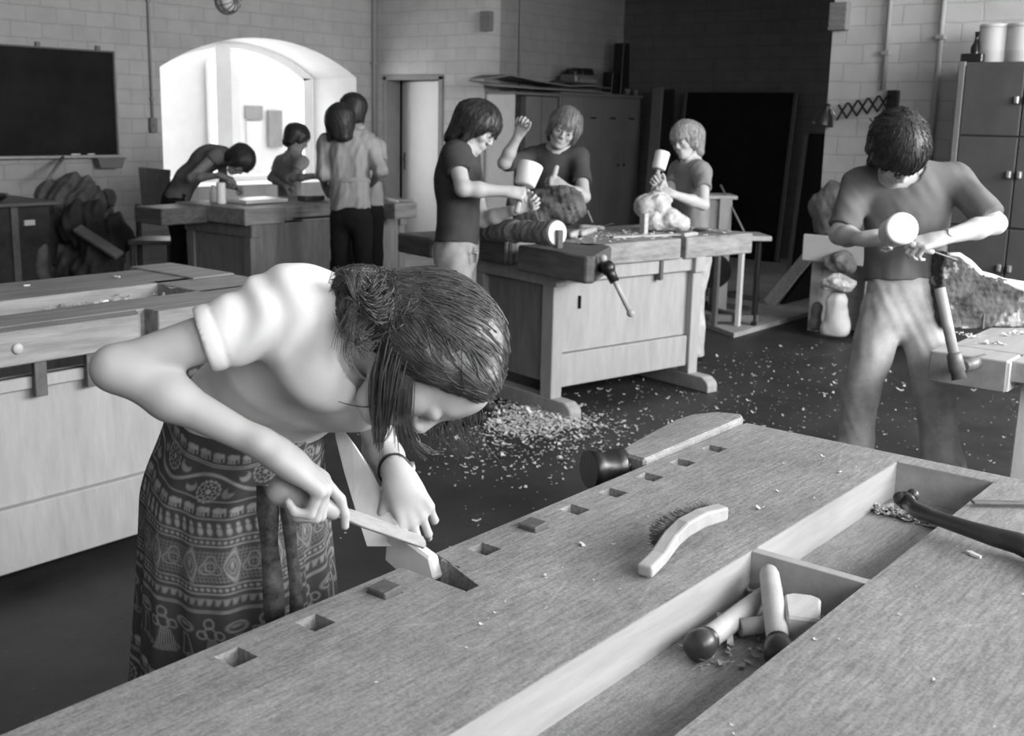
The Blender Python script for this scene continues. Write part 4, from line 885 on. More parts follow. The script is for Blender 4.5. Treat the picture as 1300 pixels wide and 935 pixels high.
# her knitted top
def girl_top():
    J = GJ; s = .92; lo = np.minimum.reduce([J[q] for q in ('wst', 'chs', 'RS', 'LS', 'RE', 'nck', 'pel')]) - .2; hi = np.maximum.reduce([J[q] for q in ('wst', 'chs', 'RS', 'LS', 'nck')]) + .22
    G = Field(lo, hi, .0038); add_torso(G, J['pel'], J['wst'], J['chs'], J['nck'], J['RS'], J['LS'], GF, s, g=.009)
    sh = unit(J['LS'] - J['RS']); fr = unit(np.cross(sh, J['nck'] - J['wst'])); fr = fr if fr[2] < 0 else -fr
    for q in (-1, 1): G.ell(J['chs'] + sh * q * .060 + fr * .080 + (J['nck'] - J['chs']) * .50, np.eye(3), (.046, .046, .048), .075)
    w = unit(J['pel'] - J['wst']); G.planeloc(J['wst'] + w * .075, w, .3)
    for q, t in (('R', .50), ('L', .45)):
        S, E = J[q + 'S'], J[q + 'E']; c = S + (E - S) * t; T_ = G.part(np.minimum(S, E) - .13, np.maximum(S, E) + .13); T_.cap(S - (E - S) * .05, c + (E - S) * .15, .056, .041, .035); T_.planeloc(c, E - S, .3); G.merge(T_, .035)
        if q == 'R': cR, dR = c, unit(E - S)
    nd = unit(GL(0, -.028, -.045) - J['nck']); G.planeloc(J['nck'] + nd * .050, nd, .085)
    G.disp(cloth_folds(3, .0030, 34))
    A = J['RS'] + dR * .03
    def fold(X, Y, Z):
        # creases that run from the armpit round the sleeve, and the ribbed cuff line
        t = (X - cR[0]) * dR[0] + (Y - cR[1]) * dR[1] + (Z - cR[2]) * dR[2]; d = np.sqrt(np.maximum((X - cR[0]) ** 2 + (Y - cR[1]) ** 2 + (Z - cR[2]) ** 2 - t * t, 0))
        m = np.exp(-(d / .075) ** 4)
        return m * (.0030 * np.exp(-((t + .020) / .0022) ** 2) - .0022 * np.exp(-((t + .008) / .011) ** 2)) + m * .0050 * np.exp(-((t + .085) / .055) ** 2) * np.sin(t * 150 + 40 * (Z - cR[2]) + 30 * (X - cR[0]) + 2.2 * np.sin(40 * (Z - cR[2])))
    G.disp(fold, .04); G.build('knitted_top', M['shirtgirl'], girl)
girl_top()
# her wrap skirt, a batik print drawn as thread-bright motifs on a dark ground
def skirt():
    J = GJ; sh = J['LS'] - J['RS']; ax = unit(np.array([sh[0], sh[1], 0])); ay = np.array([-ax[1], ax[0], 0]); nu, nv = 900, 620
    top = J['wst'] + np.array([0, 0, .052]); z1 = .22; cw = top; cp = J['pel'] + np.array([0, 0, 0.0])
    U = np.linspace(0, 2 * np.pi, nu, endpoint=False)[None, :]; Vv = np.linspace(0, 1, nv)[:, None]
    Zc = top[2] + (z1 - top[2]) * Vv; t = np.clip((top[2] - Zc) / max(top[2] - cp[2], .05), 0, 1); t = t * t * (3 - 2 * t)
    cx = cw[0] + (cp[0] - cw[0]) * t; cy = cw[1] + (cp[1] - cw[1]) * t
    dn = np.clip((top[2] - Zc) / (top[2] - z1), 0, 1); rx = .134 + .028 * t + .052 * dn ** 1.2; ry = .126 + .014 * t + .070 * dn ** 1.2
    fold = (.002 + .017 * dn) * (np.sin(U * 9 + 1.5 * np.sin(dn * 4) + .6) * .6 + .4 * np.sin(U * 17 + 2 + 2 * dn)) 
    fold = fold + .010 * np.exp(-(((U - 4.45 + np.pi) % (2 * np.pi) - np.pi) / .05) ** 2) * (.3 + dn)
    X = cx + (rx + fold) * np.cos(U) * ax[0] + (ry + fold) * np.sin(U) * ay[0]; Y = cy + (rx + fold) * np.cos(U) * ax[1] + (ry + fold) * np.sin(U) * ay[1]
    tilt = .055 * np.sin(U + 1.2)                                         # the waistband rides up at the back
    Zz = Zc + 0 * U + tilt * (1 - dn) ** 3
    V = np.stack([X, Y, Zz], -1).reshape(-1, 3); i = np.arange(nv - 1)[:, None] * nu; j = np.arange(nu)[None, :]; F = np.stack([i + j, i + (j + 1) % nu, i + nu + (j + 1) % nu, i + nu + j], -1).reshape(-1, 4)
    o = mesh_from(V, F, 'wrap_skirt', M['batik'], girl)
    u = (U * .165) + 0 * Vv; v = (Vv * (top[2] - z1)) - .012 * np.sin(U * 2 + .5); u = u + .004 * np.sin(v * 60); pat = np.zeros_like(u)
    def tile(w, y0, sh_=0): return ((u / w + sh_) % 1 - .5) * w, v - y0
    def put(m, a=1.0): np.maximum(pat, np.clip(m, 0, 1) * a, out=pat)
    soft = lambda d, e=.0020: np.clip(.5 - d / e * .5, 0, 1)
    ell = lambda x, y, a, b: (np.sqrt((x / a) ** 2 + (y / b) ** 2) - 1) * np.minimum(a, b)
    def elephants(y0, w=.030):
        x, y = tile(w, y0); d = ell(x, y, .0095, .0062); d = np.minimum(d, ell(x - .0095, y + .001, .0046, .0050))
        for q in (-.006, -.001, .005): d = np.minimum(d, np.maximum(np.abs(x - q) - .0016, np.abs(y - .0075) - .0045))
        d = np.minimum(d, np.maximum(np.abs(x - .0135) - .0011, np.abs(y - .005) - .005)); put(soft(d), .85); put(-soft(np.abs(ell(x, y, .005, .003)) - .0006) + 0, .5)
    def lines(*ys):
        for y0 in ys: put(soft(np.abs(v - y0) - .0010), .8)
    def dots(y0, w=.010): x, y = tile(w, y0); put(soft(ell(x, y, .0028, .0026)), .75)
    def vine(y0):
        c = y0 + .018 * np.sin(u * 2 * np.pi / .20); put(soft(np.abs(v - c) - .0034), .75); put(-soft(np.abs(v - c) - .0010))
        for s_ in (.25, .75):
            x = ((u / .20 + s_) % 1 - .5) * .20; y = v - y0 - (.016 if s_ == .25 else -.016) * -1; r_ = np.sqrt(x * x + y * y); a = np.arctan2(y, x)
            put(soft(np.abs(r_ - .0210) - .0018 - .0010 * np.sin(a * 14)), .75); put(soft(np.abs(r_ - .0125 - .0025 * np.cos(a * 8)) - .0014), .8); put(soft(r_ - .005), .8)
            for q in (-1, 1): put(soft(np.maximum(ell(x - q * .038, y, .011, .011), -(ell(x - q * .043, y + .008, .010, .008)))), .6)
    def drops(y0, w=.0165): x, y = tile(w, y0); d = np.minimum(ell(x, y - .004, .0048, .0075), ell(x, y + .007, .0034, .0046)); put(soft(d), .85)
    def paisley(y0, w=.072):
        x, y = tile(w, y0); d = ell(x, y, .0135 * np.clip(1 - np.abs(y) / .06, .3, 1), .026); put(soft(np.abs(d) - .0013), .85); put(soft(np.abs(d + .005) - .0008), .7); put(soft(ell(x, y + .003, .003, .008)), .7)
        x2, y2 = tile(w, y0, .5); r_ = np.sqrt(x2 ** 2 + y2 ** 2); a = np.arctan2(y2, x2); put(soft(np.abs(r_ - .016 - .004 * np.sin(a * 3)) - .0011), .7); put(soft(np.abs(r_ - .0085) - .0009), .7)
        fine = soft(np.abs(np.sqrt((((u / .0065) % 1 - .5) * .0065) ** 2 + (((v / .0065) % 1 - .5) * .0065) ** 2) - .0019) - .0004, .0008); put(fine * (np.abs(y) < .030), .55)
    def dancers(y0, w=.088):
        x, y = tile(w, y0); d = np.abs(ell(x, y + .030, .0075, .0085)) - .0011; d = np.minimum(d, np.abs(ell(x, y + .012, .009, .011)) - .0010); sk = np.maximum(np.abs(x) - .008 - (y - .002) * .30, np.abs(y - .020) - .020)
        put(soft(np.maximum(sk, -(np.sin(x * 1900) * .0016 + .0004)), .0012), .75); d = np.minimum(d, np.abs(np.hypot(np.abs(x) - .014, y + .010) - .007) - .0010); put(soft(d), .85)
        x, y = tile(w, y0, .5); put(soft(np.abs(ell(x, y + .022, .016, .009)) - .0013), .8); put(soft(ell(x, y + .024, .009, .003)), .7); put(soft(np.abs(np.maximum(np.abs(x) - .006 - y * .15, np.abs(y - .012) - .018)) - .0009), .7)
        x, y = tile(w / 2, y0 + .03, .25); put(soft(np.abs(ell(x, y, .010, .005)) - .0010), .6)
    for b in (0, .435):
        elephants(b + .022); lines(b + .040, b + .044); vine(b + .078); lines(b + .112); elephants(b + .130); lines(b + .147); drops(b + .167); lines(b + .184, b + .199); dots(b + .1915); paisley(b + .237); lines(b + .272, b + .287); dots(b + .2795)
        x, y = tile(.014, b + .302); put(soft(np.maximum(np.abs(x) - .0045 + y * .3, np.abs(y) - .006)), .6); lines(b + .318, b + .321); dancers(b + .372)
    at = o.data.color_attributes.new('pattern', 'FLOAT_COLOR', 'POINT'); c = np.ones((pat.size, 4), np.float32); c[:, :3] = pat.reshape(-1, 1); at.data.foreach_set('color', c.ravel())
    return ax, ay
k = NT('batik'); a = k.n('ShaderNodeVertexColor', layer_name='pattern'); cr = k.n('ShaderNodeValToRGB'); cr.color_ramp.elements[0].color = g(.065); cr.color_ramp.elements[1].color = g(.36)
tc = k.n('ShaderNodeTexCoord'); no = k.n('ShaderNodeTexNoise'); no.inputs['Scale'].default_value = 45; no.inputs['Detail'].default_value = 5; k.l(tc.outputs['Object'], no.inputs['Vector'])
mm = k.math('MULTIPLY', a.outputs['Color'], k.math('ADD', k.math('MULTIPLY', no.outputs['Fac'], 1.1), .35)); k.l(mm, cr.inputs['Fac']); k.l(cr.outputs['Color'], k.b.inputs['Base Color']); k.b.inputs['Roughness'].default_value = .9; k.b.inputs['Specular IOR Level'].default_value = .12
M['batik'] = k.m
sax, say = skirt()
# the tie of the skirt, a watch and rings
def strip(pts, w, t, name, m, par, wdir):
    k = MB(); pts = [np.asarray(p) for p in pts]; wd = unit(wdir); vs = []
    for i, p in enumerate(pts):
        d = unit(pts[min(i + 1, len(pts) - 1)] - pts[max(i - 1, 0)]); n = unit(np.cross(d, wd)); ww = w * (1 + .15 * math.sin(i * 2.1))
        vs += [p - wd * ww / 2 - n * t / 2, p + wd * ww / 2 - n * t / 2, p + wd * ww / 2 + n * t / 2, p - wd * ww / 2 + n * t / 2]
    fs = [(i * 4 + j, i * 4 + (j + 1) % 4, i * 4 + 4 + (j + 1) % 4, i * 4 + 4 + j) for i in range(len(pts) - 1) for j in range(4)] + [(0, 1, 2, 3), tuple(len(vs) - 4 + j for j in (3, 2, 1, 0))]
    k.add(vs, fs, True); return k.build(name, m, par)
M['sash'] = mat('printed_sash', .055, .9, .8, 55, bump=.2)
strip([P(338 + x, y, 1.70 + dd) for x, y, dd in ((0, 618, .02), (2, 650, 0), (4, 690, -.008), (8, 730, -.010), (10, 768, -.005), (11, 800, 0))], .030, .005, 'skirt_tie', M['sash'], girl, D(1, .05, .2))
strip([P(362 + x, y, 1.70 + dd) for x, y, dd in ((0, 618, .02), (4, 655, 0), (8, 700, -.008), (14, 745, -.006), (15, 790, 0))], .020, .005, 'skirt_tie', M['sash'], girl, D(1, .05, .25))
def band(c, ax, r, w, t, name, m, par, n=28):
    ax = unit(ax); u = unit(np.cross(ax, (0.3, .2, 1))); v = np.cross(ax, u); k = MB(); vs = []
    for i in range(n):
        d = u * math.cos(2 * math.pi * i / n) + v * math.sin(2 * math.pi * i / n)
        vs += [c + d * r - ax * w / 2, c + d * (r + t) - ax * w / 2, c + d * (r + t) + ax * w / 2, c + d * r + ax * w / 2]
    k.add(vs, [(i * 4 + j, i * 4 + (j + 1) % 4, ((i + 1) % n) * 4 + (j + 1) % 4, ((i + 1) % n) * 4 + j) for i in range(n) for j in range(4)], True); return k.build(name, m, par)
wd = GJ['LW'] - GJ['LE']; wc = GJ['LW'] - unit(wd) * .035
wst = band(wc, wd, .0255, .012, .003, 'watch_strap', M['iron'], girl)
wf = wc + unit(np.cross(wd, D(.2, 0, 1))) * .0; k = MB(); dq = D(.85, .1, -.4); dq = unit(dq - dq.dot(unit(wd)) * unit(wd)); k.cyl(wc + dq * .026, wc + dq * .034, .013, n=18); k.build('watch_face', M['steel'], wst)
# ================================================================== the other people
fA, uA = D(.10, .96, -.26), D(.03, -.26, -.96)
boyr, JR, LR_ = figure('boy in a grey tee and flared jeans bowing over mallet and chisel at the right',
    dict(pel=(1148, 383, 4.30), wst=(1147, 330, 4.30), chs=(1150, 268, 4.27), nck=(1148, 226, 4.24), head=(1141, 192, 4.10), RS=(1090, 236, 4.28), LS=(1212, 230, 4.22),
         RE=(1066, 298, 4.22), RW=(1096, 304, 4.04), LE=(1264, 284, 4.08), LW=(1194, 303, 3.98), RH=(1120, 398, 4.30), LH=(1172, 398, 4.28), RK=(1092, 500, 4.28), LK=(1186, 500, 4.22), RA=(1074, 650, 4.40), LA=(1206, 655, 4.28)),
    fA, uA, D(0, 0, -1), hs=1.05, h=.0048, s=1.0, sleeve=.86, shirt='teegrey', trousers='denim', flare=.028, seed=21, smile=False, loose=.014, hem=.085, folds=.007, legr=.92,
    hands=dict(R=dict(fd=D(.85, -.10, -.45), pn=D(.35, .6, .6), th=D(.2, -.9, -.2), curl=(70, 80, 50)), L=dict(fd=D(-.92, .22, -.12), pn=D(-.15, .75, .55), th=D(-.2, -.6, .7), curl=(55, 65, 40), thumb=(30, 30, 20, 20))),
    hair=cap_hair(fA, uA, 1.05, 'hairdark', .0045, t=.018, low=-.060, fringe=.022, back=-.105, side=.02, seed=3, streak=.002, strands=1100))
wd_ = unit(JR['LW'] - JR['LE']); b_ = band(JR['LW'] - wd_ * .025, wd_, .026, .012, .003, 'watch_strap', M['darksteel'], boyr)
n_ = D(0, -.3, -1); n_ = unit(n_ - n_.dot(wd_) * wd_); k = MB(); k.cyl(JR['LW'] - wd_ * .025 + n_ * .027, JR['LW'] - wd_ * .025 + n_ * .034, .013, n=16); k.build('watch_face', M['steel'], b_)
fB, uB = D(.74, .62, -.22), D(.56, -.80, -.10)
boym, JM, LM_ = figure('dark-haired boy in a dark tee at the left end of the middle workbench',
    dict(pel=(579, 322, 5.62), wst=(582, 284, 5.62), chs=(582, 228, 5.61), nck=(588, 190, 5.60), head=(606, 163, 5.55), RS=(577, 196, 5.46), LS=(592, 198, 5.78), RE=(588, 240, 5.36), RW=(642, 243, 5.40), LE=(612, 280, 5.74), LW=(657, 265, 5.62)),
    fB, uB, D(1, 0, -.1), hs=1.0, h=.0055, sleeve=.50, shirt='teedark', trousers='denimpale', flare=.01, seed=31, loose=.013, hem=.05,
    hands=dict(R=dict(fd=D(.95, .12, .1), pn=D(.1, .5, .8), th=D(.2, -.9, .2), curl=(70, 80, 50)), L=dict(fd=D(.85, -.45, .1), pn=D(.25, .35, -.9), th=D(0, -1, 0), curl=(65, 75, 45))),
    hair=cap_hair(fB, uB, 1.0, 'hairdark', .005, t=.021, low=-.085, fringe=.022, back=-.115, side=.022, seed=4, streak=.0016, strands=700))
fC, uC = D(-.06, .42, -.88), D(.38, -.84, -.35)
boyl, JL, LL_ = figure('laughing fair-haired boy in a dark tee with raised fist behind the middle workbench',
    dict(pel=(704, 330, 7.02), wst=(704, 288, 6.94), chs=(704, 236, 6.82), nck=(706, 199, 6.78), head=(716, 164, 6.66), RS=(672, 202, 6.80), LS=(735, 200, 6.74), RE=(640, 207, 6.62), RW=(658, 172, 6.56), LE=(741, 250, 6.58), LW=(716, 238, 6.46)),
    fC, uC, D(-.1, 0, -1), hs=1.0, h=.0055, sleeve=dict(R=.90, L=.62), shirt='teedark', trousers='pantsdark', seed=41, loose=.012, smile=True, skin='skintan', eye_look=(-.1, 1, -.25),
    hands=dict(R=dict(fd=D(.4, -.9, -.1), pn=D(-.3, -.1, -.9), th=D(.8, .3, -.3), curl=(70, 85, 55)), L=dict(fd=D(-.85, -.5, -.1), pn=D(-.3, .3, .9), th=D(0, -1, .2), curl=(65, 75, 45))),
    hair=cap_hair(fC, uC, 1.0, 'hairfair', .005, t=.018, low=-.055, fringe=.030, back=-.10, side=.015, seed=6, streak=.0016, strands=700))
r_, f_, u_ = frame3(fC, uC); MB().tube([LL_(-.021, .0885, -.0525), LL_(-.010, .0955, -.0550), LL_(.010, .0955, -.0550), LL_(.021, .0885, -.0525)], .0042, 8).build('teeth', M['eyewhite'], boyl)
brows(LL_, 1.0, boyl, M['hairfair'])
fD, uD = D(-.70, .34, -.62), D(-.22, -.94, -.18)
boyb, JB, LB_ = figure('blond boy in a grey tee hammering on the stone block at the middle workbench',
    dict(pel=(878, 322, 7.26), wst=(877, 282, 7.24), chs=(876, 240, 7.18), nck=(879, 209, 7.13), head=(871, 179, 7.06), RS=(860, 216, 7.26), LS=(892, 219, 7.00), RE=(846, 252, 7.12), RW=(842, 238, 6.88), LE=(893, 260, 6.84), LW=(852, 246, 6.66)),
    fD, uD, D(-.8, 0, -.6), hs=.96, h=.0055, s=.92, sleeve=.50, shirt='teemid', trousers='denim', seed=51, loose=.010,
    hands=dict(R=dict(fd=D(-.6, -.6, -.3), pn=D(-.2, .3, -.9), th=D(.3, -.9, 0), curl=(70, 80, 50)), L=dict(fd=D(-.9, -.35, .1), pn=D(-.1, .5, .8), th=D(0, -.9, .3), curl=(60, 70, 45))),
    hair=cap_hair(fD, uD, .96, 'hairblond', .005, t=.019, low=-.058, fringe=.018, back=-.10, side=.018, seed=7, streak=.0016, strands=700))
brows(LB_, .96, boyb, M['hairfair'])
# four people at the back bench, against the light of the arch
fE, uE = D(.25, .94, -.15), D(.93, -.28, -.1)
pe, JE, _ = figure('girl in a sleeveless top bending low over the left end of the back workbench',
    dict(pel=(224, 252, 9.10), wst=(238, 226, 9.02), chs=(263, 202, 8.95), nck=(284, 197, 8.90), head=(304, 205, 8.84), RS=(272, 199, 8.76), LS=(281, 201, 9.05), RE=(243, 226, 8.72), RW=(280, 223, 8.60), LE=(284, 232, 8.98), LW=(291, 236, 8.80)),
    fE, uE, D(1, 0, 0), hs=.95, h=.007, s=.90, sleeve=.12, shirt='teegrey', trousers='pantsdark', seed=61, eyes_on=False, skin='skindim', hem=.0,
    hands=dict(R=dict(fd=D(.9, .3, 0), pn=D(0, .9, .3), th=D(.3, 0, .9), curl=(40, 50, 30)), L=dict(fd=D(.9, .1, -.1), pn=D(.2, .9, 0), th=D(0, -.6, .7), curl=(60, 70, 40))),
    hair=cap_hair(fE, uE, .95, 'hairdark', .006, t=.022, low=-.09, fringe=.03, back=-.10, side=.05, seed=8, streak=.0014, strands=300))
fF, uF = D(.72, .42, .42), D(.2, -.95, .1)
pf, JF, _ = figure('child in a pale top standing behind the back workbench in front of the bright arch',
    dict(pel=(367, 268, 9.72), wst=(367, 244, 9.66), chs=(368, 218, 9.55), nck=(373, 196, 9.46), head=(378, 176, 9.45), RS=(384, 206, 9.36), LS=(357, 206, 9.58), RE=(372, 226, 9.24), RW=(402, 224, 9.20), LE=(344, 226, 9.58), LW=(360, 236, 9.40)),
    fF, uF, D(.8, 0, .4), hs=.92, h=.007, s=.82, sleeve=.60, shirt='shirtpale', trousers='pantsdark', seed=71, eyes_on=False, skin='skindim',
    hands=dict(R=dict(fd=D(.95, .2, 0), pn=D(0, .9, .3), th=D(0, -.2, 1), curl=(40, 50, 30)), L=dict(fd=D(.9, .3, -.2), pn=D(0, 1, 0), th=D(0, -.5, -.8), curl=(30, 40, 25))),
    hair=cap_hair(fF, uF, .92, 'hairdark', .006, t=.018, low=-.04, fringe=.03, back=-.085, side=.02, seed=9, streak=.0014, strands=300))
fG, uG = D(-.35, .30, .88), D(-.05, -1, 0)
pg, JG, _ = figure('woman seen from behind in a belted grey shirt jacket at the back workbench',
    dict(pel=(446, 272, 8.00), wst=(444, 228, 8.00), chs=(443, 200, 7.99), nck=(440, 172, 7.98), head=(431, 157, 7.96), LS=(415, 184, 8.02), RS=(470, 184, 7.96), LE=(410, 220, 7.98), LW=(412, 236, 8.18), RE=(484, 216, 7.92), RW=(470, 236, 8.14)),
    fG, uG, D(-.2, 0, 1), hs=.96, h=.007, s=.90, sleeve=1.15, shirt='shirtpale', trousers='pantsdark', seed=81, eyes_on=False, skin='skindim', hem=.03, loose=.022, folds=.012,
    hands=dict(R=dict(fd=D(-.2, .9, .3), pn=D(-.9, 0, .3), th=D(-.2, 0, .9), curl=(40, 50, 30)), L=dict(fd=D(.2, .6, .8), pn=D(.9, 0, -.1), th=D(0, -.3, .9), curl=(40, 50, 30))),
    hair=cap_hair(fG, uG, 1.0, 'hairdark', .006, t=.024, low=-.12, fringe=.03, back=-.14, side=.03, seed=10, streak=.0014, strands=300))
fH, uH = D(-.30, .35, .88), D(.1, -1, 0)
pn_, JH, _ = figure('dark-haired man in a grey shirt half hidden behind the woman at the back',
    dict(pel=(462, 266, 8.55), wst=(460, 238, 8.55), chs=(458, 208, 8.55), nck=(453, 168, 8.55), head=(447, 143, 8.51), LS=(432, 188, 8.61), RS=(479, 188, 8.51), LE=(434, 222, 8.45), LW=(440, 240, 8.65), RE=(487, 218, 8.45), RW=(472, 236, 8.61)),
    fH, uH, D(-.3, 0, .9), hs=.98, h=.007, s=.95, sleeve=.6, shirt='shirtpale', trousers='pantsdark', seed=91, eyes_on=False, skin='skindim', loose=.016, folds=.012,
    hands=dict(R=dict(fd=D(-.6, .6, .4), pn=D(-.6, 0, .6), th=D(0, -.6, .6), curl=(40, 50, 30)), L=dict(fd=D(.2, .8, .5), pn=D(.9, 0, -.1), th=D(0, -.3, .9), curl=(40, 50, 30))),
    hair=cap_hair(fH, uH, 1.04, 'hairdark', .006, t=.020, low=-.05, fringe=.03, back=-.09, side=.03, seed=11, streak=.0014, strands=300))

G = Field(JG['wst'] - .26, JG['wst'] + .26, .007); add_torso(G, JG['pel'] + (JG['wst'] - JG['pel']) * .2, JG['wst'], JG['chs'], JG['nck'], JG['RS'], JG['LS'], D(-.2, 0, 1), .90, g=.034)
w = unit(JG['pel'] - JG['wst']); G.plane(JG['wst'] + w * .035, w, .001); G.plane(JG['wst'] - w * .0, -w, .001); G.build('belt', M['shirtpale'], pg)

for J_, par, r_c in ((JG, pg, .062), (JH, pn_, .064)):                       # shirt collars
    d_ = unit(J_['head'] - J_['nck'] + np.array([0, 0, .05])); band(J_['nck'] + d_ * .030, d_, r_c, .040, .007, 'collar', M['shirtpale'], par)
# ================================================================== tools and work on the near bench
def rod(name, pts, rad, m, label, cat, group=None, n=12): return solo(MB().tube(pts, rad, n), name, m, label, cat, group)
# the carved board in the tail vise
a0 = 1.203
k = MB(); poly = [PA(*q, a0) for q in ((552, 737), (545, 709), (519, 690), (505, 674), (490, 678), (487, 712), (520, 742))]
k.prism([(p[1], p[2]) for p in poly], .022, o=(a0, 0, 0), ux=(0, 1, 0), uy=(0, 0, 1), uz=(1, 0, 0), bevel=.004)
front = [P(*q) for q in ((423, 531, 1.935), (447, 562, 1.905), (472, 600, 1.872), (494, 640, 1.838), (507, 674, 1.805), (500, 694, 1.795), (466, 694, 1.805), (452, 650, 1.845), (437, 600, 1.885), (426, 556, 1.92))]
back_ = [p + D(.12, .25, .96) * .016 for p in front]; n_ = len(front); k.add(front + back_, [tuple(range(n_)), tuple(range(2 * n_ - 1, n_ - 1, -1))] + [(i, (i + 1) % n_, n_ + (i + 1) % n_, n_ + i) for i in range(n_)])
solo(k, 'carved_board', M['whitewood'], 'pale forked wooden piece clamped in the tail vise under the file', 'wood')
fl = thing('file', 'long flat file with a round wooden handle in the hand of the filing girl', 'file', P(345, 615, 1.53))
h0, h1, t1 = P(343, 617, 1.545), P(428, 651, 1.60), P(541, 692, 1.752)
k = MB(); k.lathe(h0, h1, [(0, .006), (.03, .016), (.12, .022), (.28, .022), (.45, .016), (.8, .015), (.97, .013), (1, .011)]); k.build('file_handle', M['handle'], fl)
fd_ = unit(t1 - h1); up_ = D(.1, -.60, -.78); k = MB(); k.prism([(0, -.010), (.06, -.0125), (.20, -.011), (np.linalg.norm(t1 - h1), -.004), (np.linalg.norm(t1 - h1), .004), (.20, .011), (.06, .0125), (0, .010)], .005, o=h1 - fd_ * .006, ux=fd_, uy=unit(np.cross(up_, fd_)), uz=unit(up_ - up_.dot(fd_) * fd_), bevel=.001)
k.build('file_blade', M['steel'], fl)
# hand brush
br = thing('hand_brush', 'bench brush with a bent wooden handle lying on the near bench', 'brush', PZ(868, 690, .86))
pts = [PZ(818, 726, .872), PZ(836, 708, .880), PZ(853, 684, .896), PZ(868, 670, .908), PZ(890, 658, .914), PZ(918, 650, .914)]
k = MB()
for i in range(len(pts) - 1): pass
nrm = unit(np.cross(pts[-1] - pts[0], (0, 0, 1))); vs = []
for i, p in enumerate(pts):
    w_ = (.010, .010, .012, .013, .013, .012)[i]; d = unit(pts[min(i + 1, 5)] - pts[max(i - 1, 0)]); q = unit(np.cross(d, (0, 0, 1))); un = unit(np.cross(q, d))
    vs += [p - q * .013 - un * w_, p + q * .013 - un * w_, p + q * .013 + un * w_, p - q * .013 + un * w_]
k.add(vs, [(i * 4 + j, i * 4 + (j + 1) % 4, i * 4 + 4 + (j + 1) % 4, i * 4 + 4 + j) for i in range(5) for j in range(4)] + [(0, 1, 2, 3), (23, 22, 21, 20)]); hb = k.build('brush_handle', M['handle'], br)
bv = hb.modifiers.new('round', 'BEVEL'); bv.width = .004; bv.segments = 2
k = MB(); rr = np.random.default_rng(3); away = unit(nrm if nrm.dot(D(0, 0, 1)) > 0 else -nrm)
for i in range(5200):
    t = rr.uniform(.0, 1); s_ = rr.uniform(-.012, .012); i0 = 2.25 + t * 2.74; j = int(i0); f = i0 - j; p = pts[j] * (1 - f) + pts[min(j + 1, 5)] * f
    b0 = p + away * rr.uniform(.008, .013) + np.array([0, 0, s_ - .006]); L_ = .034 - .012 * t + rr.uniform(-.006, .006); e = b0 + unit(away + rr.normal(0, .20, 3) - np.array([0, 0, .18])) * L_; e[2] = max(e[2], .8615)
    k.tube([b0, e], [.0007, .0005], 4, caps=False)
k.build('bristles', M['bristle'], br)
# things in the tool well
zt = .785
def knobbed(p0, p1, r, label, end2=None):
    t = thing('turned_handle', label, 'tool handle', p0); d = unit(p1 - p0)
    k = MB(); k.lathe(p0 + d * .030, p1, [(0, r * .92), (.05, r), (.5, r * 1.04), (.92, r * .95), (.98, r * .8), (1, r * .3)]); k.build('shaft', M['handle'], t)
    k = MB(); k.lathe(p0 - d * .014, p0 + d * .034, [(0, .002), (.04, r * .9), (.2, r * 1.35), (.5, r * 1.42), (.75, r * 1.25), (.82, r * 1.02), (.9, r * 1.18), (1, r * 1.05)]); k.build('knob', M['handledark'], t)
    if end2: k = MB(); k.ball(p1 + d * .006, r * 1.25); k.build('end_knob', M['handledark'], t)
knobbed(PZ(886, 821, zt + .024), PZ(992, 742, zt + .020), .0165, 'turned wooden handle lying along the tool well, dark knob towards the viewer', True)
knobbed(PZ(990, 832, zt + .024), PZ(976, 724, zt + .062), .0165, 'turned wooden handle lying across another one in the tool well')
ml = thing('mallet', 'square-headed wooden mallet lying at the divider of the tool well', 'mallet', PZ(1020, 800, zt))
c = PZ(1018, 783, zt + .035); ux = unit(PZ(1043, 765, zt) - PZ(1000, 760, zt)); uy = unit(np.cross((0, 0, 1), ux)); 
k = MB(); k.prism([(-.024, -.050), (.024, -.050), (.028, .030), (.014, .040), (-.014, .040), (-.028, .030)], .054, o=c - np.array([0, 0, .034]), ux=ux, uy=uy, uz=(0, 0, 1), bevel=.004); k.build('mallet_head', M['rawwood'], ml)
k = MB(); k.cyl(c - ux * .02 - np.array([0, 0, .012]), c - ux * .09 - np.array([0, 0, .016]) - uy * .03, .012, .014); k.build('mallet_handle', M['handle'], ml)
def flakes(name, m, label, cat, spots, n, size, seed, zf=0.0, curl=.5, mask=None):
    """loose chips: each a small bent sliver"""
    rr = np.random.default_rng(seed); k = MB()
    for i in range(n):
        x, y, z = spots(rr); s_ = size * rr.lognormal(0, .45); a = rr.uniform(0, 6.28); e = rr.uniform(.25, .6); d = np.array([math.cos(a), math.sin(a), 0]); q = np.array([-math.sin(a), math.cos(a), 0]); h = s_ * rr.uniform(.05, curl); t = max(.0008, s_ * .08)
        c = np.array([x, y, z]); vs = []
        for u_, hz in ((-1, h), (0, 0), (1, h * rr.uniform(.2, 1))):
            for v_ in (-1, 1):
                b = c + d * u_ * s_ * .5 + q * v_ * s_ * e * .5 * (1 - .3 * abs(u_)); vs.append(b + (0, 0, hz + t)); vs.append(b + (0, 0, hz))
        k.add(vs, [(0, 2, 6, 4), (4, 6, 10, 8), (1, 5, 7, 3), (5, 9, 11, 7), (0, 1, 3, 2), (8, 10, 11, 9), (0, 4, 5, 1), (4, 8, 9, 5), (2, 3, 7, 6), (6, 7, 11, 10)])
    return solo(k, name, m, label, cat, None, 'stuff')
def around(pts, sp, zz):
    P_ = [np.asarray(p) for p in pts]
    def fn(rr): p = P_[rr.integers(len(P_))]; return p[0] + rr.normal(0, sp), p[1] + rr.normal(0, sp), p[2] + abs(rr.normal(0, zz))
    return fn
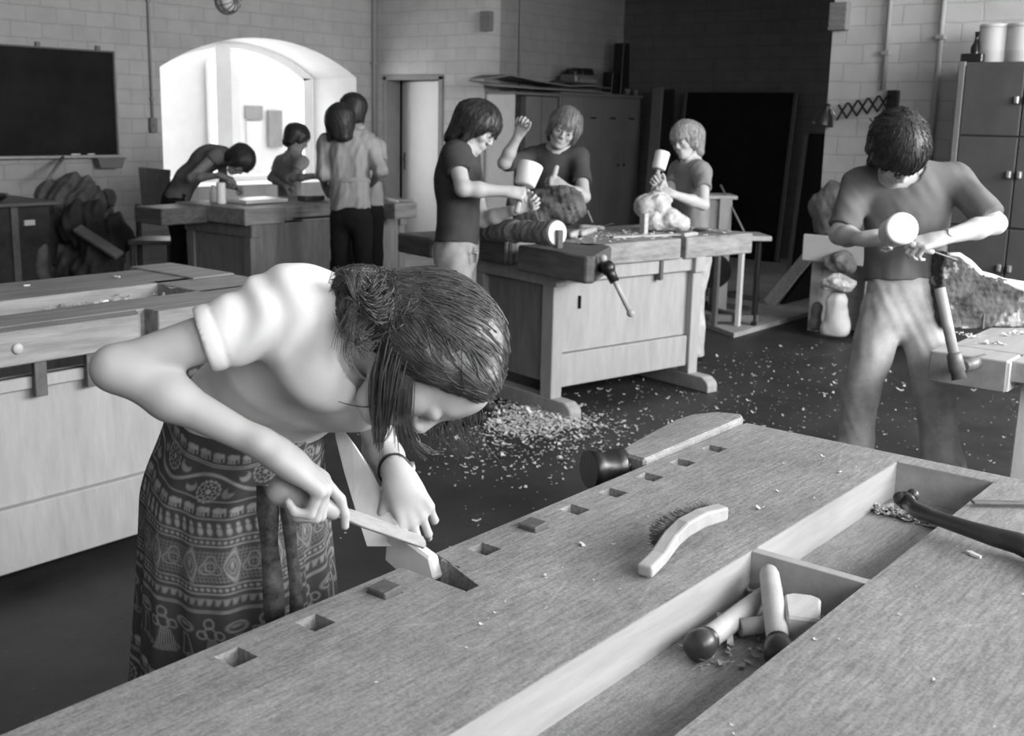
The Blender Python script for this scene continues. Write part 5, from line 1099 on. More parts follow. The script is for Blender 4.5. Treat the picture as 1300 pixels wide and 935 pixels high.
flakes('wood_shavings', M['shav'], 'heap of small shavings in the far half of the tool well', 'shavings', around([PZ(x, y, zt + .001) for x, y in ((1120, 650), (1140, 655), (1158, 660), (1176, 664), (1190, 668))], .010, .004), 420, .010, 1)
def clampwell(fn, x0, x1):
    def g_(rr): x, y, z = fn(rr); return min(max(x, x0), x1), min(max(y, .59), .755), max(z, zt + .001)
    return g_
flakes('wood_shavings', M['shav'], 'scattered shavings under the handles in the near half of the tool well', 'shavings', clampwell(around([PZ(x, y, zt + .001) for x, y in ((955, 760), (960, 800), (925, 830), (1000, 800), (1030, 790), (950, 740), (905, 840))], .02, .003), 1.0, 1.58), 150, .010, 2)
flakes('wood_crumbs', M['chips'], 'pale crumbs of wood strewn over the near bench', 'wood chips', lambda rr: (rr.uniform(.8, 2.2), rr.choice([rr.uniform(.79, 1.0), rr.uniform(.3, .56)]), .8605), 60, .0045, 3)
def chip(px, py, z, s_, label, seed=0, grp=None):
    c = PZ(px, py, z); k = MB(); rr = np.random.default_rng(seed); ax = unit(rr.normal(0, 1, 3) * (1, 1, 0)); ay = np.array([-ax[1], ax[0], 0]); k.prism([(-s_, -s_ * .3), (-s_ * .2, -s_ * .42), (s_, -s_ * .1), (s_ * .8, s_ * .35), (-.1 * s_, s_ * .28), (-s_ * .8, s_ * .4)], s_ * .3, o=c, ux=ax, uy=ay, uz=unit((.1, .1, 1)))
    return solo(k, 'wood_chip', M['whitewood'], label, 'wood chip', grp)
chip(1237, 706, .861, .014, 'white wood chip on the bench below the dark curved handle', 5)
chip(739, 692, .861, .008, 'small white chip in the middle of the near bench top', 6)
chip(852, 808 - 60, .861, .007, 'small pale sliver below the bench brush', 7) if False else None
k = MB(); cp = [PZ(1150, 636, .885), PZ(1163, 648, .888), PZ(1185, 657, .888), PZ(1230, 672, .888), PZ(1262, 682, .886), PZ(1292, 690, .884), PZ(1350, 716, .882)]
t = thing('hatchet', 'dark hatchet with a curved handle lying across the tool well', 'hatchet', cp[3] * (1, 1, 0) + (0, 0, .86))
k.tube(cp, [.012, .0115, .0105, .012, .014, .0155, .017], 14, flat=((0, 0, 1), 1.2)); k.build('hatchet_handle', M['handledark'], t)
k = MB(); k.tube([cp[0] + unit(cp[0] - cp[1]) * .002 + D(-.0, 0, .012) * .0, cp[0] + D(-.5, -.25, .2) * .018, cp[0] + D(-.2, -.1, -.3) * 0.0], [.014, .012, .010], 12) if False else k.ball(cp[0], (.016, .018, .017)); k.ball(cp[0] + D(-.8, -.3, .1) * .010, (.012, .014, .013)); k.ball(cp[0] + D(.75, -.55, .1) * .016, (.011, .012, .012)); k.build('handle_knob', M['handledark'], t)
e = cp[-1]; k = MB(); d = unit(cp[-1] - cp[-2]); q = unit(np.cross((0, 0, 1), d)); k.prism([(-.005, -.03), (.05, -.035), (.055, .05), (.07, .13), (.0, .12), (-.003, .04)], .022, o=e - np.array([0, 0, .011]), ux=d, uy=q, uz=(0, 0, 1), bevel=.003); k.build('hatchet_head', M['darksteel'], t)
k = MB(); a, b = PZ(1234, 638, .868), PZ(1345, 640, .868); k.bar(a, b, .016, .006); solo(k, 'flat_file', M['darksteel'], 'flat steel file lying at the far right corner of the near bench', 'file')
# ================================================================== chips on the floor
def floorchips(rr):
    while True:
        t_ = rr.uniform()
        if t_ < .62: x, y = rr.uniform(3.9, 8.0), rr.uniform(.6, 4.2)
        else: x, y = 4.6 + rr.normal(0, .9), 2.7 + rr.normal(0, .7)
        if y < 3.9 - .22 * (x - 4.4) + .1 and y > .4 and x > 2.6: return x, y, .001
flakes('floor_chips', M['chips'], 'pale wood chips scattered over the dark floor', 'wood chips', floorchips, 460, .015, 11)
flakes('floor_crumbs', M['chips'], 'fine crumbs of wood on the dark floor round the middle workbench', 'wood chips', floorchips, 1500, .006, 12)
flakes('shavings_heap', M['chips'], 'heap of pale shavings on the floor at the foot of the middle workbench', 'shavings', around([PZ(x, y, .001) for x, y in ((655, 522), (670, 530), (690, 537), (705, 541), (640, 545), (665, 550), (725, 540), (700, 532))], .09, .014), 1500, .016, 13)
flakes('shavings_litter', M['chips'], 'thin litter of shavings on the floor in front of the heap', 'shavings', around([PZ(x, y, .001) for x, y in ((640, 565), (680, 560), (720, 555), (760, 540), (620, 590), (700, 575))], .16, .004), 480, .012, 14)
ZL = .86
def lefttray(rr): a_, b_ = 2.28 + rr.normal(0, .12), 3.78 + rr.normal(0, .05); return min(max(a_, 1.6), 2.53), min(max(b_, 3.65), 3.88), ZL - .064 + abs(rr.normal(0, .016))
flakes('wood_shavings', M['shav'], 'dark heap of shavings in the tool well of the left workbench', 'shavings', lefttray, 500, .016, 51)
chip(34, 341 + 22, ZL + .001, .014, 'pale chip near the left end of the left workbench top', 52)
chip(148, 352, ZL + .001, .018, 'pale chip on the far plank of the left workbench', 53)
chip(133, 383, ZL + .001, .016, 'pale chip at the well edge of the left workbench', 54)
# ================================================================== work on the middle bench
ZM = .895
t = thing('log', 'short carved log lying along the front vise of the middle workbench', 'log', PZ(665, 303, ZM)); p0, p1 = P(616, 292, 5.93), P(706, 296, 5.50)
G = Field(np.minimum(p0, p1) - .15, np.maximum(p0, p1) + .15, .006); d = unit(p1 - p0); Lg = np.linalg.norm(p1 - p0)
for f0, f1, r0, r1 in ((0, .42, .055, .060), (.45, .60, .052, .052), (.60, .82, .056, .058), (.86, 1.0, .062, .066)): G.cap(p0 + d * Lg * f0, p0 + d * Lg * f1, r0, r1, .02)
G.disp(lumps(5, 60, .004)); G.planeloc(p1 + d * .005, d, .2); G.planeloc(p0, -d, .2); G.build('log_bark', M['bark2'], t)
k = MB(); sd = unit(np.cross(d, (0, 0, 1))); k.cyl(p1 + d * .004, p1 + d * .012, .062, .060, 22); k.build('log_end', M['whitewood'], t)
k = MB(); q = p1 + d * .02 - np.array([0, 0, .025]); k.bar(q - np.array([0, 0, .05]), q + np.array([0, 0, .04]), .035, .03, up=d); solo(k, 'bench_dog', M['dog'], 'dark bench dog gripping the pale end of the log', 'bench dog')
def chisel(a, b, label, r=.013, frac=.38, hm='handle', name='chisel'):
    a, b = np.asarray(a), np.asarray(b); t = thing(name, label, 'chisel', a); c = a + (b - a) * frac; d = unit(b - a)
    k = MB(); k.lathe(a, c, [(0, .004), (.03, r * .9), (.2, r * 1.1), (.7, r), (.95, r * .8), (1, r * .6)], 14); k.build('chisel_handle', M[hm], t)
    k = MB(); q = unit(np.cross(d, (.2, .1, 1))); n = np.cross(q, d); k.prism([(0, -.004), (.3 * np.linalg.norm(b - c), -.004), (np.linalg.norm(b - c), -.009), (np.linalg.norm(b - c), .009), (.3 * np.linalg.norm(b - c), .004), (0, .004)], .005, o=c - d * .005, ux=d, uy=q, uz=n, bevel=.001); k.build('chisel_blade', M['darksteel'], t); return t
def mallet(hand, head, r0, r1, L_, label, hr=.014, back=.09):
    t = thing('mallet', label, 'mallet', hand); d = unit(np.asarray(head) - np.asarray(hand)); c = np.asarray(head, float)
    k = MB(); k.lathe(c - d * L_ / 2, c + d * L_ / 2, [(0, r0 * .85), (.05, r0), (.5, (r0 + r1) / 2), (.94, r1), (.985, r1 * .93), (1, r1 * .85)], 24); k.build('mallet_head', M['whitewood'], t)
    k = MB(); k.lathe(np.asarray(hand) - d * back, c - d * L_ / 2 + d * .01, [(0, hr * .8), (.04, hr * 1.15), (.3, hr), (1, hr * .9)], 14); k.build('mallet_handle', M['handle'], t); return t
hM = JM['RW'] + D(.95, .12, .1) * .075 + D(.1, .5, .8) * .02
mallet(hM, P(670, 222, 5.44), .052, .064, .115, 'round wooden mallet held by the dark-haired boy in the dark tee')
hL = JM['LW'] + D(.85, -.45, .1) * .075 + D(.25, .35, -.9) * .022
dC = unit(P(690, 297, 5.52) - P(668, 238, 5.58)); chisel(hL - dC * .085, hL + dC * .19, 'dark gouge held upright on the log by the dark-haired boy', .014, .45)
for i, (x, y, x2, y2, dd, lab) in enumerate(((724, 299, 762, 296, .02, 'chisel with a pale round butt lying right beside the log'), (738, 297, 790, 297, .022, 'second chisel from the log, pale butt towards the viewer'))):
    a, b = PZ(x, y, ZM + .024), PZ(x + 40, y - 13, ZM + .012); chisel(a, b, lab, .018, .42)
chisel(PZ(735, 288, ZM + .018), PZ(800, 292, ZM + .012), 'chisel with a long pale handle behind the two round-butted chisels', .014, .5)
k = MB(); k.tube([PZ(752, 283, ZM + .006), PZ(752, 283, ZM + .006) + D(-.35, -.9, .1) * .085], [.007, .008], 8); solo(k, 'wooden_peg', M['handle'], 'thin wooden peg standing up in a hole of the middle workbench', 'peg')
k = MB(); k.bar(PZ(776, 301, ZM + .005), PZ(862, 298, ZM + .005), .05, .009); solo(k, 'wood_strip', M['rawwood'], 'dark flat strip of wood lying along the middle workbench', 'wood')
for i in range(1):
    flakes('bench_chips', M['chips'], 'white chips strewn over the middle workbench top', 'wood chips', lambda rr: tuple(MF((rr.uniform(3.95, 5.25), rr.uniform(4.3, 4.75), ZM + .002))), 170, .017, 22)
# dark rounded sculpture in front of the laughing boy
c = P(706, 265, 6.30); G = Field(c - .3, c + .3, .008); G.cap(P(672, 274, 6.3), P(722, 262, 6.25), .085, .095, .05); G.cap(P(690, 262, 6.32), P(716, 258, 6.28), .10, .10, .05); G.cap(P(664, 262, 6.28), P(650, 256, 6.25), .035, .03, .04); G.disp(lumps(15, 45, .010)); G.planeloc((c[0], c[1], ZM + .003), (0, 0, -1), .5)
rebase(tag(G.build('wood_sculpture', M['bark']), 'dark rough-hewn rounded block before the laughing boy', 'sculpture'))
k = MB(); q = PZ(690, 291, ZM) ; k.obox(c * (1, 1, 0) + (0, 0, ZM + .0025), np.array([.12, .02, 0]), np.array([-.02, .09, 0]), np.array([0, 0, .002])); solo(k, 'bench_cloth', M['cloth'], 'grey cloth under the rough dark block', 'cloth')
hl = JL['LW'] + D(-.8, -.5, -.2) * .075 + D(-.3, .3, .9) * .02
dd_ = D(-.28, .95, .1); chisel(hl - dd_ * .10, hl + dd_ * .20, 'chisel in the lowered hand of the laughing boy', .015, .50)
k = MB(); k.tube([P(694, 205, 6.52), P(691, 190, 6.52), P(698, 178, 6.56), P(706, 172, 6.6)], .003, 6); 
# pale stone block and tools of the blond boy
c = P(838, 268, 6.62)
G = Field(c - .36, c + .36, .007); ex = D(1, 0, 0); ey = D(0, -1, 0) * 1.0; ez = unit(np.cross(ex, (0, 0, 1))); ez = np.array([0, 0, 1.])
for (x, y, dd, r) in ((820, 262, 6.60, .075), (834, 258, 6.60, .08), (850, 278, 6.60, .07), (830, 282, 6.62, .075), (864, 284, 6.62, .055), (843, 250, 6.62, .055)): G.ell(P(x, y, dd), (D(1, 0, 0), D(0, 1, 0), D(0, 0, 1)), (r, r * .95, r * 1.2), .02)
for p_, n_ in ((P(806, 262, 6.6), D(-.9, .1, -.2)), (P(828, 262, 6.50), D(-.30, .1, -1)), (P(822, 242, 6.6), D(-.25, -1, 0)), (P(862, 262, 6.6), D(.62, -.65, -.2)), (P(852, 275, 6.52), D(.45, .1, -1)), (P(808, 280, 6.6), D(-.8, .6, 0)), (P(810, 247, 6.6), D(-.8, -.7, -.1))): G.planeloc(p_, n_, .6)
G.disp(lumps(25, 60, .004)); G.planeloc((c[0], c[1], ZM + .012), (0, 0, -1), .6)
rebase(tag(G.build('stone_block', M['stone']), 'pale half-carved stone block in front of the blond boy', 'sculpture'))
k = MB(); k.prism([(-.10, 0), (.12, 0), (.10, .012), (-.08, .012)], .18, o=PZ(838, 292, ZM) + np.array([-.05, -.02, 0]), ux=(.97, -.2, 0), uy=(0, 0, 1), uz=(.2, .97, 0)); solo(k, 'base_board', M['rawwood'], 'thin board under the pale stone block', 'board')
for px, h_, lab in ((817, .12, 'wooden wedge against the left side of the pale stone block'), (853, .075, 'dark bench dog against the front of the pale stone block')):
    q = PZ(px, 297 if px < 840 else 295, ZM); k = MB(); k.bar(q, q + np.array([0, 0, h_]), .045 if px < 840 else .03, .03, up=(1, -.3, 0)); solo(k, 'wooden_wedge' if px < 840 else 'bench_dog', M['rawwood'] if px < 840 else M['dog'], lab, 'wedge' if px < 840 else 'bench dog')
hB = JB['RW'] + D(-.6, -.6, -.3) * .07 + D(-.2, .3, -.9) * .02
mallet(hB, hB + D(.25, -.95, .1) * .125, .042, .046, .115, 'wooden mallet held up by the blond boy')
hb2 = JB['LW'] + D(-.9, -.35, .1) * .075; dd2 = D(-.45, .85, .2); chisel(hb2 - dd2 * .06, hb2 + dd2 * .12, 'short chisel in the hand of the blond boy on the stone block', .012, .55)
chisel(PZ(880, 292, ZM + .015), PZ(928, 299, ZM + .01), 'dark chisel lying right of the pale stone block', .012, .4, 'handledark'); chisel(PZ(868, 299, ZM + .014), PZ(905, 294, ZM + .012), 'short tool with a pale handle right of the pale stone block', .013, .45)
# keys on the jeans
kk = thing('key_bunch', 'bright keys hanging from the belt of the dark-haired boy', 'keys', P(601, 330, 5.48))
q = P(601, 314, 5.48); MB().tube([q, q + np.array([0, 0, -.03])], .004, 6).build('key_strap', M['darksteel'], kk)
for i in range(3): a = q + np.array([.004 * i, -.006 * i, -.028]); k = MB(); k.ball(a, (.009, .009, .010), 8); k.bar(a, a + np.array([.004 * (i - 1), .006 * (i - 1), -.05]), .008, .003, up=(1, 0, 0)); k.build('key', M['steel'], kk)
# ================================================================== the right-hand boy's tools and slab
hR = JR['RW'] + D(.85, -.10, -.45) * .075
mallet(hR, P(1139, 293, 3.84), .050, .056, .13, 'round mallet with a pale end face in the fist of the boy at the right', back=.07)
hR2 = JR['LW'] + D(-.92, .22, -.12) * .07 + D(-.15, .75, .55) * .02; d3 = unit(P(1216, 324, 3.98) - P(1160, 303, 3.92)); chisel(hR2 - d3 * .05, hR2 + d3 * .165, 'chisel driven into the speckled slab by the boy at the right', .013, .5)
zs = .80
e1 = unit(D(1, 0, .25) * np.array([1, 1, 0])); nz_ = np.array([-e1[1], e1[0], 0.]); nz_ = nz_ if nz_.dot(D(0, 0, 1)) > 0 else -nz_; o_ = PZ(1250, 418, zs)
def onslab(x, y):
    v = np.array([x - CX, y - CY, FPX]); r = np.array([v.dot(_A), v.dot(_B), v.dot(_up)]); c0 = np.array([0, 0, CAMH]); t = (o_ - c0).dot(nz_) / r.dot(nz_); return c0 + r * t
outl = [onslab(x, y) for x, y in ((1197, 414), (1194, 385), (1197, 350), (1204, 322), (1220, 323), (1234, 334), (1248, 347), (1262, 350), (1276, 357), (1300, 363), (1335, 372), (1345, 418), (1300, 418), (1280, 418), (1262, 420), (1240, 420))]
fr2 = [((p - o_).dot(e1), p[2]) for p in outl]; xs2 = np.array([p[0] for p in fr2]); zs3 = np.array([p[1] for p in fr2])
G = Field((xs2.min() - .05, -.04, zs - .02), (xs2.max() + .05, .20, zs3.max() + .06), .006)
Xg, Zg = np.meshgrid(G.ax[0], G.ax[2], indexing='ij'); poly = np.stack([xs2, zs3], 1); ins = np.zeros(Xg.shape, bool); dist = np.full(Xg.shape, 9.0)
for i in range(len(poly)):
    (x0, z0), (x1, z1) = poly[i], poly[(i + 1) % len(poly)]; cnd = (z0 > Zg) != (z1 > Zg); ins ^= cnd & (Xg < (x1 - x0) * (Zg - z0) / (z1 - z0 + 1e-12) + x0)
    ll = (x1 - x0) ** 2 + (z1 - z0) ** 2; tt = np.clip(((Xg - x0) * (x1 - x0) + (Zg - z0) * (z1 - z0)) / ll, 0, 1); dist = np.minimum(dist, np.hypot(Xg - x0 - tt * (x1 - x0), Zg - z0 - tt * (z1 - z0)))
d2 = np.where(ins, -dist, dist)[:, None, :]; G.d = np.maximum(d2, np.abs(G.ax[1][None, :, None] - .075) - .070).astype(np.float32); G.disp(lumps(33, 50, .006)); G.planeloc((G.lo[0], 0, zs + .003), (0, 0, -1), 2.0)
M['slab2'] = mat('speckled_slab', 0.085, .9, .75, 10, bump=.9, bscale=22, bdist=.02, detail=10, speck=(13, .585, .33), spec=.15)
sl_ = thing('stone_slab', 'speckled rough slab with a pale broken rim on the pale bench at the right', 'sculpture', (o_[0], o_[1], zs)); Vs, Fs = G.mesh(); Vw = o_ * (1, 1, 0) + Vs[:, :1] * e1 + Vs[:, 1:2] * nz_ + Vs[:, 2:] * np.array([0, 0, 1.]); mesh_from(Vw, Fs, 'slab_body', M['slab2'], sl_)
k = MB(); k.tube([p + nz_ * .012 + np.array([0, 0, -.004]) for p in outl[3:12]], [.006, .010, .014, .011, .009, .014, .020, .022, .022], 8); k.build('slab_rim', M['whitewood'], sl_)
flakes('slab_chips', M['chips'], 'pale chips on the corner of the pale bench at the right', 'wood chips', around([PZ(x, y, zs + .001) for x, y in ((1225, 425), (1255, 436), (1240, 428), (1290, 425))], .02, .002), 40, .018, 24)
q = PZ(1244, 417, zs); k = MB(); k.bar(q, q + np.array([0, 0, .07]), .03, .025, up=(1, 0, 0)); solo(k, 'bench_dog', M['dog'], 'dark bench dog in front of the speckled slab', 'bench dog')
# ================================================================== scissor lamp on the pier
sl = thing('scissor_lamp', 'black scissor-arm lamp on the bright pier above the right-hand boy', 'lamp', PA(1134, 130, AP))
w0 = PA(1134, 128, AP - .02); k = MB(); k.box((AP - .06, w0[1] - .04, w0[2] - .075), (AP - .002, w0[1] + .04, w0[2] + .075), .006); k.build('wall_bracket', M['iron'], sl)
xa = AP - .09; pA, pB = PA(1128, 129, xa), PA(1063, 143, xa); n = 5; k = MB(); dx = (pB - pA) / n; hh = np.array([0, 0, .058])
for i in range(n):
    a, b = pA + dx * i, pA + dx * (i + 1); off = np.array([.006, 0, 0]); k.bar(a + hh - off, b - hh - off, .016, .005, up=(1, 0, 0), bevel=.001); k.bar(a - hh + off, b + hh + off, .016, .005, up=(1, 0, 0), bevel=.001); k.cyl((a + b) / 2 - off * 2, (a + b) / 2 + off * 2, .008, n=8)
k.bar(pA + hh * .9, w0, .014, .01, up=(1, 0, 0)); k.bar(pA - hh * .9, w0, .014, .01, up=(1, 0, 0)); k.build('scissor_arm', M['iron'], sl)
c0 = PA(1050, 142, xa); k = MB(); k.lathe(c0 + np.array([0, .0, .06]), c0 + np.array([0, .03, -.10]), [(0, .02), (.15, .032), (.35, .036), (.5, .055), (.9, .078), (1, .082)]); k.build('lamp_shade', M['iron'], sl)
k = MB(); k.tube([pB - hh, pB + D(-.5, -.2, 0) * .04, c0 + np.array([0, 0, .05]), c0 + np.array([0, 0, .09])], .008, 8); k.build('lamp_bow', M['steel'], sl)
k = MB(); q = PA(1122, 140, xa); k.tube([w0 + np.array([-.03, 0, -.06]), w0 + np.array([-.05, .02, -.16]), q + np.array([0, .05, -.12]), q + np.array([0, .10, -.06])], .006, 6); k.build('lamp_cord', M['iron'], sl)
# ================================================================== tall cabinet, drums and bottles at the right
cb2 = thing('cabinet', 'tall dark grey cabinet with small knobs against the pier at the right edge', 'cabinet', (7.9, 2.07, 0)); x0, x1 = 7.62, 8.15; b1, b0 = 2.44, 1.70; zc = 1.965
k = MB(); k.box((x0 + .02, b0, .06), (x1, b1, zc), .004); k.box((x0 + .04, b0 + .03, 0), (x1 - .03, b1 - .03, .07)); k.build('cabinet_body', M['cab'], cb2)
k = MB(); k.box((x0 - .002, b1 - .035, .06), (x0 + .03, b1 + .002, zc + .004), .003); k.build('edge_strip', M['locker'], cb2)
zsplit = PA(1208, 172, x0)[2]; mid = 2.03; zs2 = PA(1208, 285, x0)[2]
for (z0, z1) in ((.09, zs2 - .006), (zs2 + .006, zsplit - .006), (zsplit + .006, zc - .02)):
    for (y0, y1, hy) in ((mid + .004, b1 - .04, mid + .032), (b0 + .02, mid - .004, mid - .032)):
        k = MB(); k.box((x0, y0, z0), (x0 + .022, y1, z1), .004); dr = k.build('cabinet_door', M['cab'], cb2)
        zk = PA(1297, 127, x0)[2] if z0 > 1.3 else PA(1287, 222, x0)[2] if z0 > .5 else PA(1285, 342, x0)[2]; k = MB(); k.box((x0 - .028, hy - .013, zk - .024), (x0 + .002, hy + .013, zk + .024), .006); k.build('door_knob', M['steel'], dr)
for i, (px, r, lab) in enumerate(((1262, .105, 'pale round drum standing on the tall grey cabinet, left of a pair'), (1299, .115, 'pale round drum on the tall grey cabinet at the edge of the photo'))):
    q = PA(px, 72, 7.86); t = thing('drum', lab, 'drum', (7.86, q[1], zc)); k = MB(); k.lathe((7.86, q[1], zc + .004), (7.86, q[1], zc + .235), [(0, r * .96), (.03, r), (.3, r), (.33, r * 1.02), (.36, r), (.96, r), (1, r * .95)], 24); k.build('drum_body', M['lockerpale'], t); k = MB(); k.lathe((7.86, q[1], zc + .226), (7.86, q[1], zc + .25), [(0, r * 1.03), (.8, r * 1.03), (1, r * .98)], 24); k.build('drum_lid', M['lockerpale'], t)
for px, h_, r, lab in ((1215, .20, .032, 'dark bottle on the left corner of the tall grey cabinet'), (1229, .19, .030, 'dark bottle beside another one and left of the drums')):
    q = PA(px, 72, 7.80); c = np.array([7.80, min(q[1], b1 - .035), zc + .004]); k = MB(); k.lathe(c, c + np.array([0, 0, h_]), [(0, r * .95), (.03, r), (.50, r), (.68, r * .45), (.78, r * .36), (.95, r * .36), (.955, r * .42), (1, r * .42)], 18); solo(k, 'bottle', M['glass'], lab, 'bottle')
q = PA(1240, 70, 7.78); k = MB(); k.box((7.70, q[1] - .06, zc + .004), (7.78, q[1] + .08, zc + .06), .006); solo(k, 'black_tin', M['iron'], 'flat black tin lying in front of the dark bottles', 'tin')
# ================================================================== wash basin, bundle and sacks by the pier
wb = thing('wash_basin', 'pale trough on the pier behind the right-hand boy with a splash of cement', 'basin', PA(1070, 320, AP)); z1 = PA(1070, 312, 8.0)[2]
k = MB(); k.prism([(0, 0), (.34, 0), (.34, .20), (.30, .20), (.29, .05), (.05, .05), (.04, .20), (0, .20)], .62, o=(7.82, 3.53, z1 - .12), ux=(1, 0, 0), uy=(0, 0, 1), uz=(0, -1, 0), bevel=.008); k.build('trough', M['plaster'], wb)
for y_ in (3.40, 2.98): MB().box((7.90, y_, .0), (8.165, y_ + .08, z1 - .12), .004).build('trough_support', M['plaster'], wb)
c = PA(1065, 258, 7.98); G = Field(c - .35, c + .35, .012); z2 = z1 + .08
for x, y, r in ((1045, 262, .10), (1062, 252, .12), (1080, 268, .12), (1055, 290, .11), (1088, 286, .10)): G.cap(PA(x, y, 7.98), PA(x + 4, 300, 7.98), r, r * .8, .06)
G.disp(cloth_folds(12, .020, 30)); G.planeloc((c[0], c[1], z2 + .004), (0, 0, -1), .6); G.planeloc((AP - .02, c[1], c[2]), (1, 0, 0), .8); rebase(tag(G.build('cloth_bundle', M['cloth']), 'crumpled grey cloth bundle lying on the trough by the pier', 'cloth'))
# sack, lumps
def sack(px0, py0, px1, py1, aa, label, name, m, seed, flat=1.0, cat='sack', top=None):
    p0, p1 = PA(px0, py1, aa), PA(px1, py0, aa); lo_, hi_ = np.minimum(p0, p1), np.maximum(p0, p1); w = (hi_[1] - lo_[1]) / 2; h_ = hi_[2] - lo_[2]; c = (lo_ + hi_) / 2; G = Field((aa - .25, lo_[1] - .1, lo_[2] - .06), (aa + .25, hi_[1] + .1, hi_[2] + .1), .010)
    G.cap((aa, c[1], lo_[2] + w * .75), (aa, c[1], hi_[2] - w * .6), w * .92, w * .80, .03, sq=((1, 0, 0), 1.3)); G.cap((aa, lo_[1] + w * .45, lo_[2] + w * .4), (aa, hi_[1] - w * .45, lo_[2] + w * .4), w * .42, None, .06); G.disp(cloth_folds(seed, .012, 30)); G.planeloc((aa, c[1], lo_[2]), (0, 0, -1), .9); return rebase(tag(G.build(name, m), label, cat))
s1_ = sack(1043, 376, 1079, 424, 7.70, 'pale paper sack with torn white top standing by the pier', 'paper_sack', M['lockerpale'], 31)
zz = max(v.co.z for v in s1_.data.vertices) + s1_.location.z
c = PA(1064, 364, 7.70); G = Field(c - .22, c + .22, .009); G.ell((7.70, c[1], zz + .055), np.eye(3), (.10, .12, .062), .02); G.ell((7.68, c[1] + .06, zz + .05), np.eye(3), (.06, .06, .052), .03); G.disp(lumps(9, 40, .012)); G.planeloc((7.7, c[1], zz + .002), (0, 0, -1), .4); rebase(tag(G.build('plaster_lump', M['stone']), 'lumpy pale mass lying on the paper sack by the pier', 'plaster'))
c = PA(1066, 344, 7.75); G = Field(c - .22, c + .22, .009); G.cap((7.75, c[1] - .05, zz + .20), (7.75, c[1] + .06, zz + .19), .065, .06, .02); G.ell((7.75, c[1], zz + .235), np.eye(3), (.07, .08, .05), .03); G.disp(lumps(19, 40, .010)); rebase(tag(G.build('dark_bundle', M['bark2']), 'dark bundle on top of the lumpy pale mass by the pier', 'bundle'))
sack(1028, 385, 1044, 418, 7.78, 'small dark sack on the floor left of the pale paper sack', 'dark_sack', M['bark2'], 33)
# ================================================================== alcove: lockers, blackboards, grindstone
lk = thing('locker', 'row of grey steel lockers along the shaded wall behind the laughing boy', 'locker', (10.3, 7.6, 0)); y0, y1 = 7.40, 7.78
xe = [9.17, 9.32]; k = MB(); k.box((9.95, y0 + .02, .08), (11.57, y1, 1.80), .003); k.box((9.97, y0 + .05, 0), (11.55, y1 - .02, .09)); k.build('locker_body', M['locker'], lk)
k = MB(); k.box((9.93, y0, 1.80), (11.60, y1, 1.835), .003); k.build('locker_top', M['locker'], lk)
xs_ = np.linspace(9.97, 11.55, 5)
for i in range(4):
    k = MB(); k.box((xs_[i] + .006, y0, .12), (xs_[i + 1] - .006, y0 + .02, 1.78), .003); dr = k.build('locker_door', M['locker'], lk); xm = xs_[i + 1] - .06 if i % 2 == 0 else xs_[i] + .06
    k = MB(); k.ball((xm, y0 - .012, 1.02), .018, 10); k.build('door_knob', M['iron'], dr)
    k = MB(); k.box(((xs_[i] + xs_[i + 1]) / 2 - .06, y0 - .003, 1.55), ((xs_[i] + xs_[i + 1]) / 2 + .06, y0 + .001, 1.57)); k.build('vent_slot', M['dark'], dr)
lk2 = thing('wardrobe', 'tall cupboard with a pale side panel standing right of the doorway', 'cupboard', (9.5, 7.6, 0))
k = MB(); k.box((9.12, y0, .05), (9.15, y1, 1.78), .003); k.build('side_panel', M['lockerpale'], lk2); k = MB(); k.box((9.15, y0 + .10, .05), (9.90, y1, 1.78), .003); k.build('cupboard_body', M['clothd'], lk2)
k = MB(); k.box((9.12, y0, 1.78), (9.91, y1, 1.81), .003); k.build('cupboard_top', M['locker'], lk2); k = MB(); k.box((9.36, y0 + .02, .07), (9.62, y0 + .10, 1.77), .003); k.build('cupboard_door', M['locker'], lk2); k = MB(); k.box((9.64, y0 + .02, .07), (9.90, y0 + .10, 1.77), .003); k.build('cupboard_door', M['locker'], lk2)
# folded card sheets on top
zt_ = 1.835
def sheet(pts, th, label, m, name='card_sheet'):
    k = MB(); n = len(pts) // 2; vs = [p for p in pts] + [p + np.array([0, 0, th]) for p in pts]; N = len(pts)
    k.add(vs, [(i, i + 1, N - 2 - i, N - 1 - i) for i in range(n - 1)] + [(N + N - 1 - i, N + N - 2 - i, N + i + 1, N + i) for i in range(n - 1)] + [(i, (i + 1) % N, N + (i + 1) % N, N + i) for i in range(N)]); return solo(k, name, m, label, 'card')
def cp_(x, y, z): return np.array([x, y, z])
sheet([cp_(8.75, 7.42, 1.86), cp_(9.3, 7.36, 1.845), cp_(9.9, 7.30, 1.842), cp_(10.6, 7.34, 1.84), cp_(10.9, 7.40, 1.838), cp_(10.9, 7.74, 1.838), cp_(10.6, 7.76, 1.84), cp_(9.9, 7.76, 1.842), cp_(9.3, 7.76, 1.845), cp_(8.75, 7.70, 1.90)], .016, 'brown card sheet bulging over the edge on top of the lockers', M['paper'])
sheet([cp_(8.72, 7.40, 1.920), cp_(9.0, 7.34, 1.965), cp_(9.4, 7.30, 1.920), cp_(9.9, 7.24, 1.885), cp_(10.4, 7.32, 1.905), cp_(10.9, 7.40, 1.895), cp_(10.9, 7.74, 1.895), cp_(10.4, 7.74, 1.905), cp_(9.9, 7.70, 1.885), cp_(9.4, 7.74, 1.920), cp_(9.0, 7.74, 1.965), cp_(8.72, 7.66, 1.920)], .010, 'upper card sheet, arched at its left end, on top of the lockers', M['paper'])
q = PB(735, 105, 7.55); bk_ = thing('sewing_box', 'dark lumpy apparatus with a pale strip lying on the card sheets', 'apparatus', (q[0], 7.55, 1.90)); k = MB(); k.obox((q[0], 7.55, 1.985), (.22, 0, 0), (0, .12, 0), (0, 0, .05), .02); k.build('apparatus_body', M['darksteel'], bk_)
